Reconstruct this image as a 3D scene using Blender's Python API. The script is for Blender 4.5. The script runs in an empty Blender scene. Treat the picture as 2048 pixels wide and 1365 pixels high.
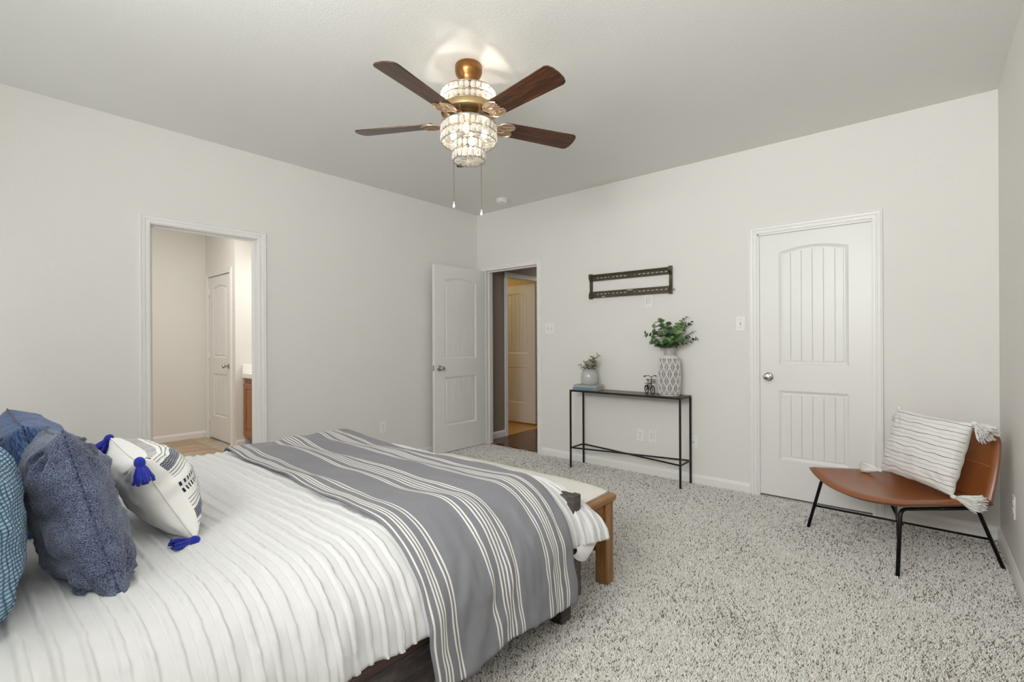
import bpy, bmesh, math, random
import numpy as np
from mathutils import Vector, Matrix, noise
random.seed(7)
rng = np.random.default_rng(7)
PI = math.pi
S = bpy.context.scene
COL = S.collection

# ---------------------------------------------------------------- camera, world, lights, exposure
F_PX = 961.98
CAM = Vector((4.0550, -4.11109, 1.21437))
yaw, pitch, roll = math.radians(-40.5086), math.radians(0.0286), math.radians(-0.2655)
_f = Vector((math.sin(yaw)*math.cos(pitch), math.cos(yaw)*math.cos(pitch), math.sin(pitch)))
_r = Vector((math.cos(yaw), -math.sin(yaw), 0)); _u = _r.cross(_f)
_r, _u = _r*math.cos(roll)+_u*math.sin(roll), -_r*math.sin(roll)+_u*math.cos(roll)
cd = bpy.data.cameras.new('camera'); cam = bpy.data.objects.new('camera', cd); COL.objects.link(cam)
cd.sensor_width = 36; cd.lens = F_PX*36/2048; cd.clip_start = 0.02
cam.matrix_world = Matrix(((_r.x, _u.x, -_f.x, CAM.x), (_r.y, _u.y, -_f.y, CAM.y), (_r.z, _u.z, -_f.z, CAM.z), (0, 0, 0, 1)))
S.camera = cam

W, H, YB = 4.405, 2.722, -4.75          # room: x 0..W, y YB..0, z 0..H

S.view_settings.view_transform = 'Standard'
S.view_settings.look = 'None'
S.view_settings.gamma = 1
S.view_settings.use_curve_mapping = False
S.view_settings.exposure = 0.07
S.cycles.use_denoising = True
S.cycles.max_bounces = 10
S.cycles.diffuse_bounces = 6
S.cycles.transparent_max_bounces = 16
S.cycles.sample_clamp_indirect = 6

wd = bpy.data.worlds.new('sky'); S.world = wd; wd.use_nodes = True
wd.node_tree.nodes['Background'].inputs[0].default_value = (0.80, 0.88, 1.0, 1)
wd.node_tree.nodes['Background'].inputs[1].default_value = 0.35

def area(name, loc, target, sx, sy, power, color=(1, 1, 1)):
    l = bpy.data.lights.new(name, 'AREA'); l.shape = 'RECTANGLE'; l.size = sx; l.size_y = sy
    l.energy = power; l.color = color
    o = bpy.data.objects.new(name, l); COL.objects.link(o); o.location = loc
    o.rotation_euler = (Vector(target)-Vector(loc)).to_track_quat('-Z', 'Y').to_euler()
    return o
def point(name, loc, power, color, r=0.03):
    l = bpy.data.lights.new(name, 'POINT'); l.energy = power; l.color = color; l.shadow_soft_size = r
    o = bpy.data.objects.new(name, l); COL.objects.link(o); o.location = loc
    return o
DAY = (1.0, 0.995, 0.985)
# left window daylight; the second is an added fill lamp tilted off the bed
area('daylight_and_fill', (0.60, YB-0.22, 1.45), (0.30, 0, 1.0), 0.80, 1.25, 11, DAY)
area('daylight_and_fill', (3.35, YB-0.20, 2.00), (4.40, 0, 4.9), 1.8, 0.80, 122, DAY)
# lamps of the neighbouring rooms
area('bathroom_lamp', (-1.2, -2.75, 2.82), (-1.2, -2.75, 0), 0.9, 0.5, 28, (1, 0.975, 0.94))
area('vanity_lamp', (-1.55, -1.30, 2.1), (-1.7, -1.9, 1.1), 0.5, 0.15, 6, (1, 0.95, 0.87))
area('hall_lamp', (0.5, 1.9, 2.38), (0.5, 1.9, 0), 0.4, 0.4, 9, (1, 0.95, 0.9))
point('closet_lamp', (-1.55, 0.75, 2.2), 8, (1, 0.80, 0.45), 0.06)

# ---------------------------------------------------------------- helpers
class MB:
    """collects geometry and links it as one mesh object"""
    def __init__(s): s.v = []; s.f = []; s.m = []; s.uv = None; s.mi = 0
    def add(s, vs, fs):
        o = len(s.v); s.v += [tuple(p) for p in vs]
        s.f += [tuple(o+i for i in q) for q in fs]; s.m += [s.mi]*len(fs); return s
    def box(s, x0, x1, y0, y1, z0, z1, b=0.0, M=None):
        if b <= 0:
            vs = [(x, y, z) for x in (x0, x1) for y in (y0, y1) for z in (z0, z1)]
            fs = [(0, 1, 3, 2), (4, 6, 7, 5), (0, 4, 5, 1), (2, 3, 7, 6), (0, 2, 6, 4), (1, 5, 7, 3)]
        else:
            c = ((x0+x1)/2, (y0+y1)/2, (z0+z1)/2); h = ((x1-x0)/2, (y1-y0)/2, (z1-z0)/2)
            b = min(b, *[q*0.95 for q in h]); vs = []; idx = {}
            for sx in (-1, 1):
                for sy in (-1, 1):
                    for sz in (-1, 1):
                        for a in range(3):
                            p = [sx*h[0], sy*h[1], sz*h[2]]
                            for k in range(3):
                                if k != a: p[k] -= (sx, sy, sz)[k]*b
                            idx[(sx, sy, sz, a)] = len(vs); vs.append(tuple(c[k]+p[k] for k in range(3)))
            fs = []
            for a in range(3):
                u, w = [k for k in range(3) if k != a]
                for sg in (-1, 1):
                    q = []
                    for (su, sw) in ((-1, -1), (1, -1), (1, 1), (-1, 1)):
                        t = [0, 0, 0]; t[a] = sg; t[u] = su; t[w] = sw; q.append(idx[(*t, a)])
                    fs.append(tuple(q))
            for a in range(3):
                u, w = [k for k in range(3) if k != a]
                for su in (-1, 1):
                    for sw in (-1, 1):
                        q = []
                        for (sa, ax) in ((-1, u), (1, u), (1, w), (-1, w)):
                            t = [0, 0, 0]; t[a] = sa; t[u] = su; t[w] = sw; q.append(idx[(*t, ax)])
                        fs.append(tuple(q))
            for sx in (-1, 1):
                for sy in (-1, 1):
                    for sz in (-1, 1): fs.append(tuple(idx[(sx, sy, sz, a)] for a in range(3)))
        if M is not None: vs = [tuple(M @ Vector(p)) for p in vs]
        return s.add(vs, fs)
    def tube(s, pts, r, n=8, caps=True, closed=False):
        pts = [Vector(p) for p in pts]; N = len(pts)
        rr = r if hasattr(r, '__len__') else [r]*N
        vs = []; fs = []; up = None
        for i, p in enumerate(pts):
            if closed: t = (pts[(i+1) % N]-pts[i-1])
            else: t = (pts[min(i+1, N-1)]-pts[max(i-1, 0)])
            if t.length < 1e-9: t = Vector((0, 0, 1))
            t.normalize()
            if up is None:
                up = Vector((0, 0, 1)) if abs(t.z) < 0.9 else Vector((1, 0, 0))
            a = t.cross(up)
            if a.length < 1e-6: a = t.cross(Vector((1, 0.3, 0)))
            a.normalize(); b = a.cross(t); up = b
            for k in range(n):
                th = 2*PI*k/n; vs.append(p+(a*math.cos(th)+b*math.sin(th))*rr[i])
        for i in range(N if closed else N-1):
            j = (i+1) % N
            for k in range(n):
                fs.append((i*n+k, i*n+(k+1) % n, j*n+(k+1) % n, j*n+k))
        if caps and not closed:
            fs.append(tuple(range(n))[::-1]); fs.append(tuple((N-1)*n+k for k in range(n)))
        return s.add(vs, fs)
    def lathe(s, prof, n=24, c=(0, 0, 0), M=None, cap=True):
        vs = []; fs = []
        for (r, z) in prof:
            for k in range(n):
                th = 2*PI*k/n; vs.append((c[0]+r*math.cos(th), c[1]+r*math.sin(th), c[2]+z))
        for i in range(len(prof)-1):
            for k in range(n): fs.append((i*n+k, i*n+(k+1) % n, (i+1)*n+(k+1) % n, (i+1)*n+k))
        if cap:
            if prof[0][0] > 1e-4: fs.append(tuple(range(n))[::-1])
            if prof[-1][0] > 1e-4: fs.append(tuple((len(prof)-1)*n+k for k in range(n)))
        if M is not None: vs = [tuple(M @ Vector(p)) for p in vs]
        return s.add(vs, fs)
    def ball(s, c, r, n=10, m=7, sc=(1, 1, 1)):
        prof = [(r*math.sin(PI*i/m), -r*math.cos(PI*i/m)) for i in range(m+1)]
        M = Matrix.Translation(c) @ Matrix.Diagonal((*sc, 1))
        return s.lathe(prof, n, M=M, cap=False)
    def prism(s, poly, y0, y1, inset=0.0, M=None):
        """poly in (x, z), extruded in y; the face at y0 may be inset"""
        n = len(poly); cx = sum(p[0] for p in poly)/n; cz = sum(p[1] for p in poly)/n
        f = []
        for (x, z) in poly:
            dx, dz = cx-x, cz-z
            f.append((x+math.copysign(min(inset, abs(dx)), dx), z+math.copysign(min(inset, abs(dz)), dz)))
        vs = [(x, y0, z) for (x, z) in f]+[(x, y1, z) for (x, z) in poly]
        fs = [tuple(range(n)), tuple(range(n, 2*n))[::-1]]+[(i, (i+1) % n, n+(i+1) % n, n+i) for i in range(n)]
        if M is not None: vs = [tuple(M @ Vector(p)) for p in vs]
        return s.add(vs, fs)
    def grid(s, fn, nu, nv, uv=None):
        o = len(s.v)
        for i in range(nu+1):
            for j in range(nv+1): s.v.append(tuple(fn(i/nu, j/nv)))
        for i in range(nu):
            for j in range(nv):
                a = o+i*(nv+1)+j; s.f.append((a, a+nv+1, a+nv+2, a+1)); s.m.append(s.mi)
        return s
    def mesh(s, name, mats, smooth=False, fix=True, uvs=None):
        me = bpy.data.meshes.new(name); me.from_pydata(s.v, [], s.f)
        for m in (mats if isinstance(mats, (list, tuple)) else [mats]): me.materials.append(m)
        if s.mi: me.polygons.foreach_set('material_index', s.m)
        if fix:
            bm = bmesh.new(); bm.from_mesh(me); bmesh.ops.recalc_face_normals(bm, faces=bm.faces); bm.to_mesh(me); bm.free()
        if uvs is not None:
            ul = me.uv_layers.new(name='flat'); li = np.zeros(len(me.loops), dtype=np.int32); me.loops.foreach_get('vertex_index', li)
            ul.data.foreach_set('uv', np.asarray(uvs, dtype=np.float32)[li].ravel())
        if smooth is True: me.polygons.foreach_set('use_smooth', [True]*len(me.polygons))
        elif smooth:
            me.polygons.foreach_set('use_smooth', [True]*len(me.polygons)); me.set_sharp_from_angle(angle=math.radians(smooth))
        me.update(); return me
    def build(s, name, mats, parent=None, smooth=False, fix=True, uvs=None):
        o = bpy.data.objects.new(name, s.mesh(name, mats, smooth, fix, uvs)); COL.objects.link(o)
        if parent is not None: o.parent = parent
        return o
def thing(name, label, cat, loc=(0, 0, 0), rot=(0, 0, 0), group=None):
    o = bpy.data.objects.new(name, None); COL.objects.link(o); o.empty_display_size = 0.1
    o.location = loc; o.rotation_euler = rot; o['label'] = label; o['category'] = cat
    if group: o['group'] = group
    return o
def struct(o): o['kind'] = 'structure'; return o
def frame_empty(name, loc=(0, 0, 0), rot=(0, 0, 0)):
    o = bpy.data.objects.new(name, None); COL.objects.link(o); o.location = loc; o.rotation_euler = rot; o['kind'] = 'structure'; return o
def put(name, me, parent, loc=(0, 0, 0), rot=(0, 0, 0), scale=(1, 1, 1)):
    o = bpy.data.objects.new(name, me); COL.objects.link(o); o.parent = parent
    o.location = loc; o.rotation_euler = rot; o.scale = scale; return o
def smooth01(t): t = max(0.0, min(1.0, t)); return t*t*(3-2*t)
def lerp(a, b, t): return a+(b-a)*t

# ---------------------------------------------------------------- materials
class NT:
    def __init__(s, name):
        s.m = bpy.data.materials.new(name); s.m.use_nodes = True; s.t = s.m.node_tree; s.n = s.t.nodes
        s.p = s.n['Principled BSDF']; s.out = s.n['Material Output']
    def new(s, typ, **kw):
        n = s.n.new(typ)
        for k, v in kw.items():
            if k == 'i':
                for kk, vv in v.items():
                    if isinstance(vv, bpy.types.NodeSocket): s.t.links.new(vv, n.inputs[kk])
                    else: n.inputs[kk].default_value = vv
            else: setattr(n, k, v)
        return n
    def link(s, a, b): s.t.links.new(a, b)
    def coord(s, kind='Object'): return s.new('ShaderNodeTexCoord').outputs[kind]
    def mapped(s, scale, kind='Object', rot=(0, 0, 0)):
        return s.new('ShaderNodeMapping', i={'Vector': s.coord(kind), 'Scale': scale, 'Rotation': rot}).outputs[0]
    def noise(s, vec, scale, detail=3, rough=0.55, dist=0.0):
        return s.new('ShaderNodeTexNoise', i={'Vector': vec, 'Scale': scale, 'Detail': detail, 'Roughness': rough, 'Distortion': dist}).outputs[0]
    def ramp(s, fac, stops, interp='LINEAR'):
        r = s.new('ShaderNodeValToRGB', i={'Fac': fac}); c = r.color_ramp; c.interpolation = interp
        while len(c.elements) < len(stops): c.elements.new(0.5)
        for e, (p, col) in zip(c.elements, stops):
            e.position = p; e.color = (*col, 1) if len(col) == 3 else col
        return r.outputs[0]
    def math(s, op, a, b=None):
        n = s.new('ShaderNodeMath', operation=op)
        for k, v in enumerate((a, b)):
            if v is None: continue
            if isinstance(v, bpy.types.NodeSocket): s.link(v, n.inputs[k])
            else: n.inputs[k].default_value = v
        return n.outputs[0]
    def mix(s, fac, a, b):
        n = s.new('ShaderNodeMix', data_type='RGBA')
        for k, v in ((0, fac), (6, a), (7, b)):
            if isinstance(v, bpy.types.NodeSocket): s.link(v, n.inputs[k])
            else: n.inputs[k].default_value = v if k == 0 else ((*v, 1) if len(v) == 3 else v)
        return n.outputs[2]
    def bump(s, h, strength, dist=0.01):
        b = s.new('ShaderNodeBump', i={'Height': h, 'Strength': strength, 'Distance': dist}); s.link(b.outputs[0], s.p.inputs['Normal']); return b
    def set(s, base=None, rough=None, metal=None, spec=None, sheen=None):
        for k, v in (('Base Color', base), ('Roughness', rough), ('Metallic', metal), ('Specular IOR Level', spec), ('Sheen Weight', sheen)):
            if v is None: continue
            if isinstance(v, bpy.types.NodeSocket): s.link(v, s.p.inputs[k])
            else: s.p.inputs[k].default_value = ((*v, 1) if k == 'Base Color' else v)
        return s
def plain(name, base, rough=0.5, metal=0.0, spec=0.5, var=0.05, vs=8.0, bump=0.0, bs=60.0):
    t = NT(name); v = t.mapped((1, 1, 1))
    f = t.noise(v, vs, 3)
    lo = tuple(c*(1-var) for c in base); hi = tuple(min(1, c*(1+var)) for c in base)
    t.set(t.mix(f, lo, hi), rough, metal, spec)
    if bump: t.bump(t.noise(v, bs, 3), bump, 0.004)
    return t.m
def m_wall(name, base, strength=0.22):
    t = NT(name); v = t.mapped((1, 1, 1)); n1 = t.noise(v, 95, 3, 0.6); n2 = t.noise(v, 3, 2)
    t.set(t.mix(n2, tuple(c*0.985 for c in base), base), 0.62, 0, 0.3)
    t.bump(t.ramp(n1, [(0.42, (0, 0, 0)), (0.62, (1, 1, 1))]), strength, 0.0025); return t.m
def m_wood(name, dark, mid, light, scale=(1, 14, 14), rough=0.45, freq=4.0, bump=0.15, spec=0.5):
    t = NT(name); v = t.mapped(scale)
    a = t.noise(v, freq, 5, 0.62, 0.6); b = t.noise(t.mapped(tuple(q*3.1 for q in scale)), freq*2.3, 3, 0.6)
    f = t.math('ADD', t.math('MULTIPLY', a, 0.7), t.math('MULTIPLY', b, 0.3))
    t.set(t.ramp(f, [(0.33, dark), (0.5, mid), (0.68, light)]), rough, 0, spec)
    if bump: t.bump(f, bump, 0.003)
    return t.m
WALL = m_wall('wall_paint', (0.80, 0.785, 0.755))
CEIL = m_wall('ceiling_paint', (0.83, 0.83, 0.80), 0.16)
TRIM = plain('trim_paint', (0.84, 0.835, 0.815), 0.38, var=0.015, vs=3)
DOOR = plain('door_paint', (0.81, 0.805, 0.785), 0.36, var=0.015, vs=3)
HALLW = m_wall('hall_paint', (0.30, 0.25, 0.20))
ROOMW = m_wall('closet_room_paint', (0.74, 0.62, 0.36))
PLAST = plain('white_plastic', (0.86, 0.86, 0.84), 0.35, var=0.01)
DARKSLOT = plain('dark_slot', (0.05, 0.05, 0.05), 0.6)
NICKEL = plain('brushed_nickel', (0.56, 0.52, 0.47), 0.24, 1.0, var=0.08)
IRON = plain('black_iron', (0.028, 0.027, 0.026), 0.42, 0.6, var=0.3, vs=30)
IRONTOP = plain('table_top_bronze', (0.16, 0.115, 0.075), 0.38, 0.55, var=0.3, vs=9)
BRACK = plain('bracket_steel', (0.10, 0.085, 0.055), 0.30, 0.75, var=0.25, vs=12)

# ---------------------------------------------------------------- room shell
def shell(name, mat, boxes):
    b = MB()
    for q in boxes: b.box(*q)
    return struct(b.build(name, mat))
T = 0.115
BO = (-3.206, -2.503)          # bathroom opening in the left wall (y)
DO = (0.14, 0.90)              # hall door opening in the far wall (x)
CO = (3.072, 3.79)             # closet door opening (x)
HO = 2.04
shell('wall_left', WALL, [(-T, 0, YB-T, BO[0], 0, H), (-T, 0, BO[1], T, 0, H), (-T, 0, BO[0], BO[1], HO, H)])
shell('wall_far', WALL, [(0, DO[0], 0, T, 0, H), (DO[1], CO[0], 0, T, 0, H), (CO[1], W+T, 0, T, 0, H), (DO[0], DO[1], 0, T, HO, H), (CO[0], CO[1], 0, T, HO, H)])
shell('wall_right', WALL, [(W, W+T, YB-T, 0, 0, H)])
WN = [(0.20, 1.00), (2.40, 4.30)]; WZS = [(0.80, 2.08), (1.58, 2.42)]  # second opening is added, unseen, set high and wide to shape the fill
shell('wall_back', WALL, [(0, WN[0][0], YB-T, YB, 0, H), (WN[0][1], WN[1][0], YB-T, YB, 0, H), (WN[1][1], W, YB-T, YB, 0, H),
      (*WN[0], YB-T, YB, 0, WZS[0][0]), (*WN[1], YB-T, YB, 0, WZS[1][0]), (*WN[0], YB-T, YB, WZS[0][1], H), (*WN[1], YB-T, YB, WZS[1][1], H)])
shell('ceiling', CEIL, [(-T, W+T, YB-T, T, H, H+0.1)])
t = NT('window_glass'); tr = t.new('ShaderNodeBsdfTransparent', i={'Color': (0.96, 0.97, 0.97, 1)})
gl = t.new('ShaderNodeBsdfGlossy', i={'Roughness': 0.02}); mx = t.new('ShaderNodeMixShader', i={0: 0.06, 1: tr.outputs[0], 2: gl.outputs[0]})
t.link(mx.outputs[0], t.out.inputs[0]); GLASS = t.m
for k, (a, b) in enumerate(WN):
    WZ = WZS[k]
    e = frame_empty('window_%d' % (k+1), ((a+b)/2, YB-0.07, WZ[0])); w = (b-a)/2; h = WZ[1]-WZ[0]
    m = MB()
    for q in ((-w, -w+0.05, -0.02, 0.02, 0, h), (w-0.05, w, -0.02, 0.02, 0, h), (-w+0.05, w-0.05, -0.02, 0.02, 0, 0.05), (-w+0.05, w-0.05, -0.02, 0.02, h-0.05, h)): m.box(*q)
    m.build('window_frame', TRIM, e)
    MB().box(-w+0.05, w-0.05, -0.02, 0.02, h/2-0.02, h/2+0.02).build('meeting_rail', TRIM, e)
    for z0, z1 in ((0.05, h/2-0.02), (h/2+0.02, h-0.05)): MB().box(-w+0.05, w-0.05, -0.003, 0.003, z0, z1).build('pane', GLASS, e)
    MB().box(-w-0.04, w+0.04, 0.03, 0.12, -0.03, 0.0, 0.005).build('window_sill', TRIM, e)

shell('wall_closet', WALL, [(2.6, 4.4, 0.9, 1.0, 0, 2.4), (2.5, 2.6, T, 1.0, 0, 2.4), (4.4, 4.5, T, 1.0, 0, 2.4), (2.5, 4.5, T, 1.0, 2.4, 2.5), (2.5, 4.5, 0.03, 1.0, -0.1, -0.001)])
# floor with its pile
t = NT('carpet_backing'); v = t.mapped((1, 1, 1))
t.set(t.mix(t.noise(v, 260, 2), (0.48, 0.45, 0.41), (0.68, 0.65, 0.61)), 0.95, 0, 0.1); CARPET = t.m
floor = MB().box(-T*0.0, W, YB, 0.02, -0.10, 0.0).box(DO[0], DO[1], 0.02, 0.055, -0.10, 0.0).build('floor', CARPET); struct(floor)
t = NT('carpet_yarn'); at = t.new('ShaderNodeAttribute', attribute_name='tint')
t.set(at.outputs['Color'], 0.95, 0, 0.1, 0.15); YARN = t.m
def carpet_pile():
    cell = 0.0060
    xs = np.arange(0.02, W-0.015, cell); ys = np.arange(YB+0.03, 0.0, cell)
    X, Y = np.meshgrid(xs, ys); X = X.ravel(); Y = Y.ravel()
    X = X+rng.uniform(-.5, .5, X.size)*cell; Y = Y+rng.uniform(-.5, .5, X.size)*cell
    keep = (~((X > 0.95) & (X < 2.76) & (Y < -2.42))) & (Y < -0.014) & (X < W-0.014) & (X > 0.014)
    d = np.hypot(X-CAM.x, Y-CAM.y)
    # yarn is laid thinner where it is far away, each tuft a little wider there
    far = np.clip((d-2.2)/2.5, 0, 1); keep &= rng.uniform(0, 1, X.size) < (1-0.45*far)
    ang_v = np.degrees(np.arctan2((X-CAM.x)*_r.x+(Y-CAM.y)*_r.y, (X-CAM.x)*_f.x+(Y-CAM.y)*_f.y)); keep &= (np.abs(ang_v) < 52) | (rng.uniform(0, 1, X.size) < 0.45)
    X, Y, far = X[keep], Y[keep], far[keep]; n = X.size
    th = 0.70+PI*rng.integers(0, 2, n)+rng.normal(0, 0.75, n); ln = rng.uniform(0.3, 1.0, n)
    hgt = rng.uniform(0.006, 0.012, n); wd_ = rng.uniform(0.0019, 0.0032, n)*(1+0.5*far); tw = rng.uniform(0, 2*PI, n)
    lean = 0.010*ln
    v = np.zeros((n, 6, 3))
    for k in range(3):
        a = tw+2*PI*k/3
        v[:, k, 0] = X+np.cos(a)*wd_; v[:, k, 1] = Y+np.sin(a)*wd_; v[:, k, 2] = -0.001
        v[:, 3+k, 0] = X+np.cos(th)*lean+np.cos(a)*wd_*0.62; v[:, 3+k, 1] = Y+np.sin(th)*lean+np.sin(a)*wd_*0.62
        v[:, 3+k, 2] = hgt-0.0015*(k == 0)
    fc = np.array([[0, 1, 4, 3], [1, 2, 5, 4], [2, 0, 3, 5]]); ft = np.array([[3, 4, 5]])
    base = (np.arange(n)*6)[:, None, None]
    quads = (fc[None]+base).reshape(-1, 4); tris = (ft[None]+base).reshape(-1, 3)
    me = bpy.data.meshes.new('carpet_pile'); me.vertices.add(n*6); me.vertices.foreach_set('co', v.ravel())
    nl = quads.size+tris.size; me.loops.add(nl)
    me.loops.foreach_set('vertex_index', np.concatenate([quads.ravel(), tris.ravel()]).astype(np.int32))
    npoly = len(quads)+len(tris); me.polygons.add(npoly)
    ls = np.concatenate([np.arange(len(quads))*4, quads.size+np.arange(len(tris))*3]).astype(np.int32)
    me.polygons.foreach_set('loop_start', ls)
    me.update(calc_edges=True); me.validate()
    u = rng.uniform(0, 1, n)
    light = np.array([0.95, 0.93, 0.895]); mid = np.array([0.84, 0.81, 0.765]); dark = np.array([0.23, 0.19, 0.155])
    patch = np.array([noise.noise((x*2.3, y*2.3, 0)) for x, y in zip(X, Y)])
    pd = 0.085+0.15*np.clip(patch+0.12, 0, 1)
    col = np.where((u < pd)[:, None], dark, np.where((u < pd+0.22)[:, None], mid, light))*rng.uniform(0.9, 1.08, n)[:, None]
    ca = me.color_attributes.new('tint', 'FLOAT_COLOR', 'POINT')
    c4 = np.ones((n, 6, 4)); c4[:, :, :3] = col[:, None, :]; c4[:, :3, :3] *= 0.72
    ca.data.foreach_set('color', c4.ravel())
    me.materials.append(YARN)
    o = bpy.data.objects.new('carpet_pile', me); COL.objects.link(o); o.parent = floor; o['kind'] = 'stuff'
carpet_pile()

# baseboards and casings
BBP = [(0, 0), (0.013, 0), (0.013, 0.058), (0.010, 0.066), (0.008, 0.072), (0.004, 0.080), (0, 0.082)]
def baseboard(name, p0, p1, nrm, mat=TRIM):
    """profile run from p0 to p1 along the wall; nrm points into the room"""
    m = MB(); n = len(BBP); vs = []
    for p in (p0, p1):
        for (d, z) in BBP: vs.append((p[0]+nrm[0]*d, p[1]+nrm[1]*d, z))
    fs = [(i, (i+1) % n, n+(i+1) % n, n+i) for i in range(n)]+[tuple(range(n)), tuple(range(n, 2*n))[::-1]]
    return struct(m.add(vs, fs).build(name, mat))
CW = 0.057
baseboard('baseboard_left', (0, YB), (0, BO[0]-CW), (1, 0)); baseboard('baseboard_left', (0, BO[1]+CW), (0, 0), (1, 0))
baseboard('baseboard_far', (DO[1]+CW+0.004, 0), (CO[0]-CW-0.004, 0), (0, -1)); baseboard('baseboard_far', (CO[1]+CW+0.004, 0), (W, 0), (0, -1))
baseboard('baseboard_right', (W, YB), (W, -0.013), (-1, 0))
CP = [(0, 0), (0, .010), (.003, .012), (.017, .0125), (.020, .008), (.024, .008), (.028, .0135), (.043, .0155), (.047, .0125), (.050, .017), (.055, .018), (.057, .014), (.057, 0)]
def casing(name, a0, a1, zt, to3):
    """mitred casing round an opening a0..a1 up to zt; to3(a, z, depth) maps to the room"""
    m = MB(); n = len(CP); vs = []
    for (a, z, da, dz) in ((a0, 0, -1, 0), (a0, zt, -1, 1), (a1, zt, 1, 1), (a1, 0, 1, 0)):
        for (o, d) in CP: vs.append(to3(a+da*o, z+dz*o, d))
    fs = []
    for k in range(3):
        for i in range(n): fs.append((k*n+i, k*n+(i+1) % n, (k+1)*n+(i+1) % n, (k+1)*n+i))
    fs += [tuple(range(n)), tuple(3*n+i for i in range(n))[::-1]]
    return struct(m.add(vs, fs).build(name, TRIM))
def jamb(name, boxes):
    m = MB()
    for q in boxes: m.box(*q, 0.001)
    return struct(m.build(name, TRIM))
casing('trim_1', BO[0]-.004, BO[1]+.004, HO+.004, lambda a, z, d: (d, a, z))
casing('trim_2', DO[0]-.004, DO[1]+.004, HO+.004, lambda a, z, d: (a, -d, z))
casing('trim_3', CO[0]-.004, CO[1]+.004, HO+.004, lambda a, z, d: (a, -d, z))
e = 0.018
jamb('trim_4', [(-T-.002, .002, BO[0]-e, BO[0]+.001, 0, HO), (-T-.002, .002, BO[1]-.001, BO[1]+e, 0, HO), (-T-.002, .002, BO[0], BO[1], HO-.001, HO+e),
     (-.075, -.062, BO[0], BO[0]+.011, 0, HO-.011), (-.075, -.062, BO[1]-.011, BO[1], 0, HO-.011), (-.075, -.062, BO[0], BO[1], HO-.012, HO)])
jamb('trim_5', [(DO[0]-e, DO[0]+.001, -.002, T+.002, 0, HO), (DO[1]-.001, DO[1]+e, -.002, T+.002, 0, HO), (DO[0], DO[1], -.002, T+.002, HO-.001, HO+e),
     (DO[0], DO[0]+.011, .045, .075, 0, HO-.011), (DO[1]-.011, DO[1], .045, .075, 0, HO-.011), (DO[0], DO[1], .045, .075, HO-.012, HO)])
jamb('trim_6', [(CO[0]-e, CO[0]+.011, -.002, T+.002, 0, HO), (CO[1]-.001, CO[1]+e, -.002, T+.002, 0, HO), (CO[0], CO[1], -.002, T+.002, HO-.011, HO+e)])

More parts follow.
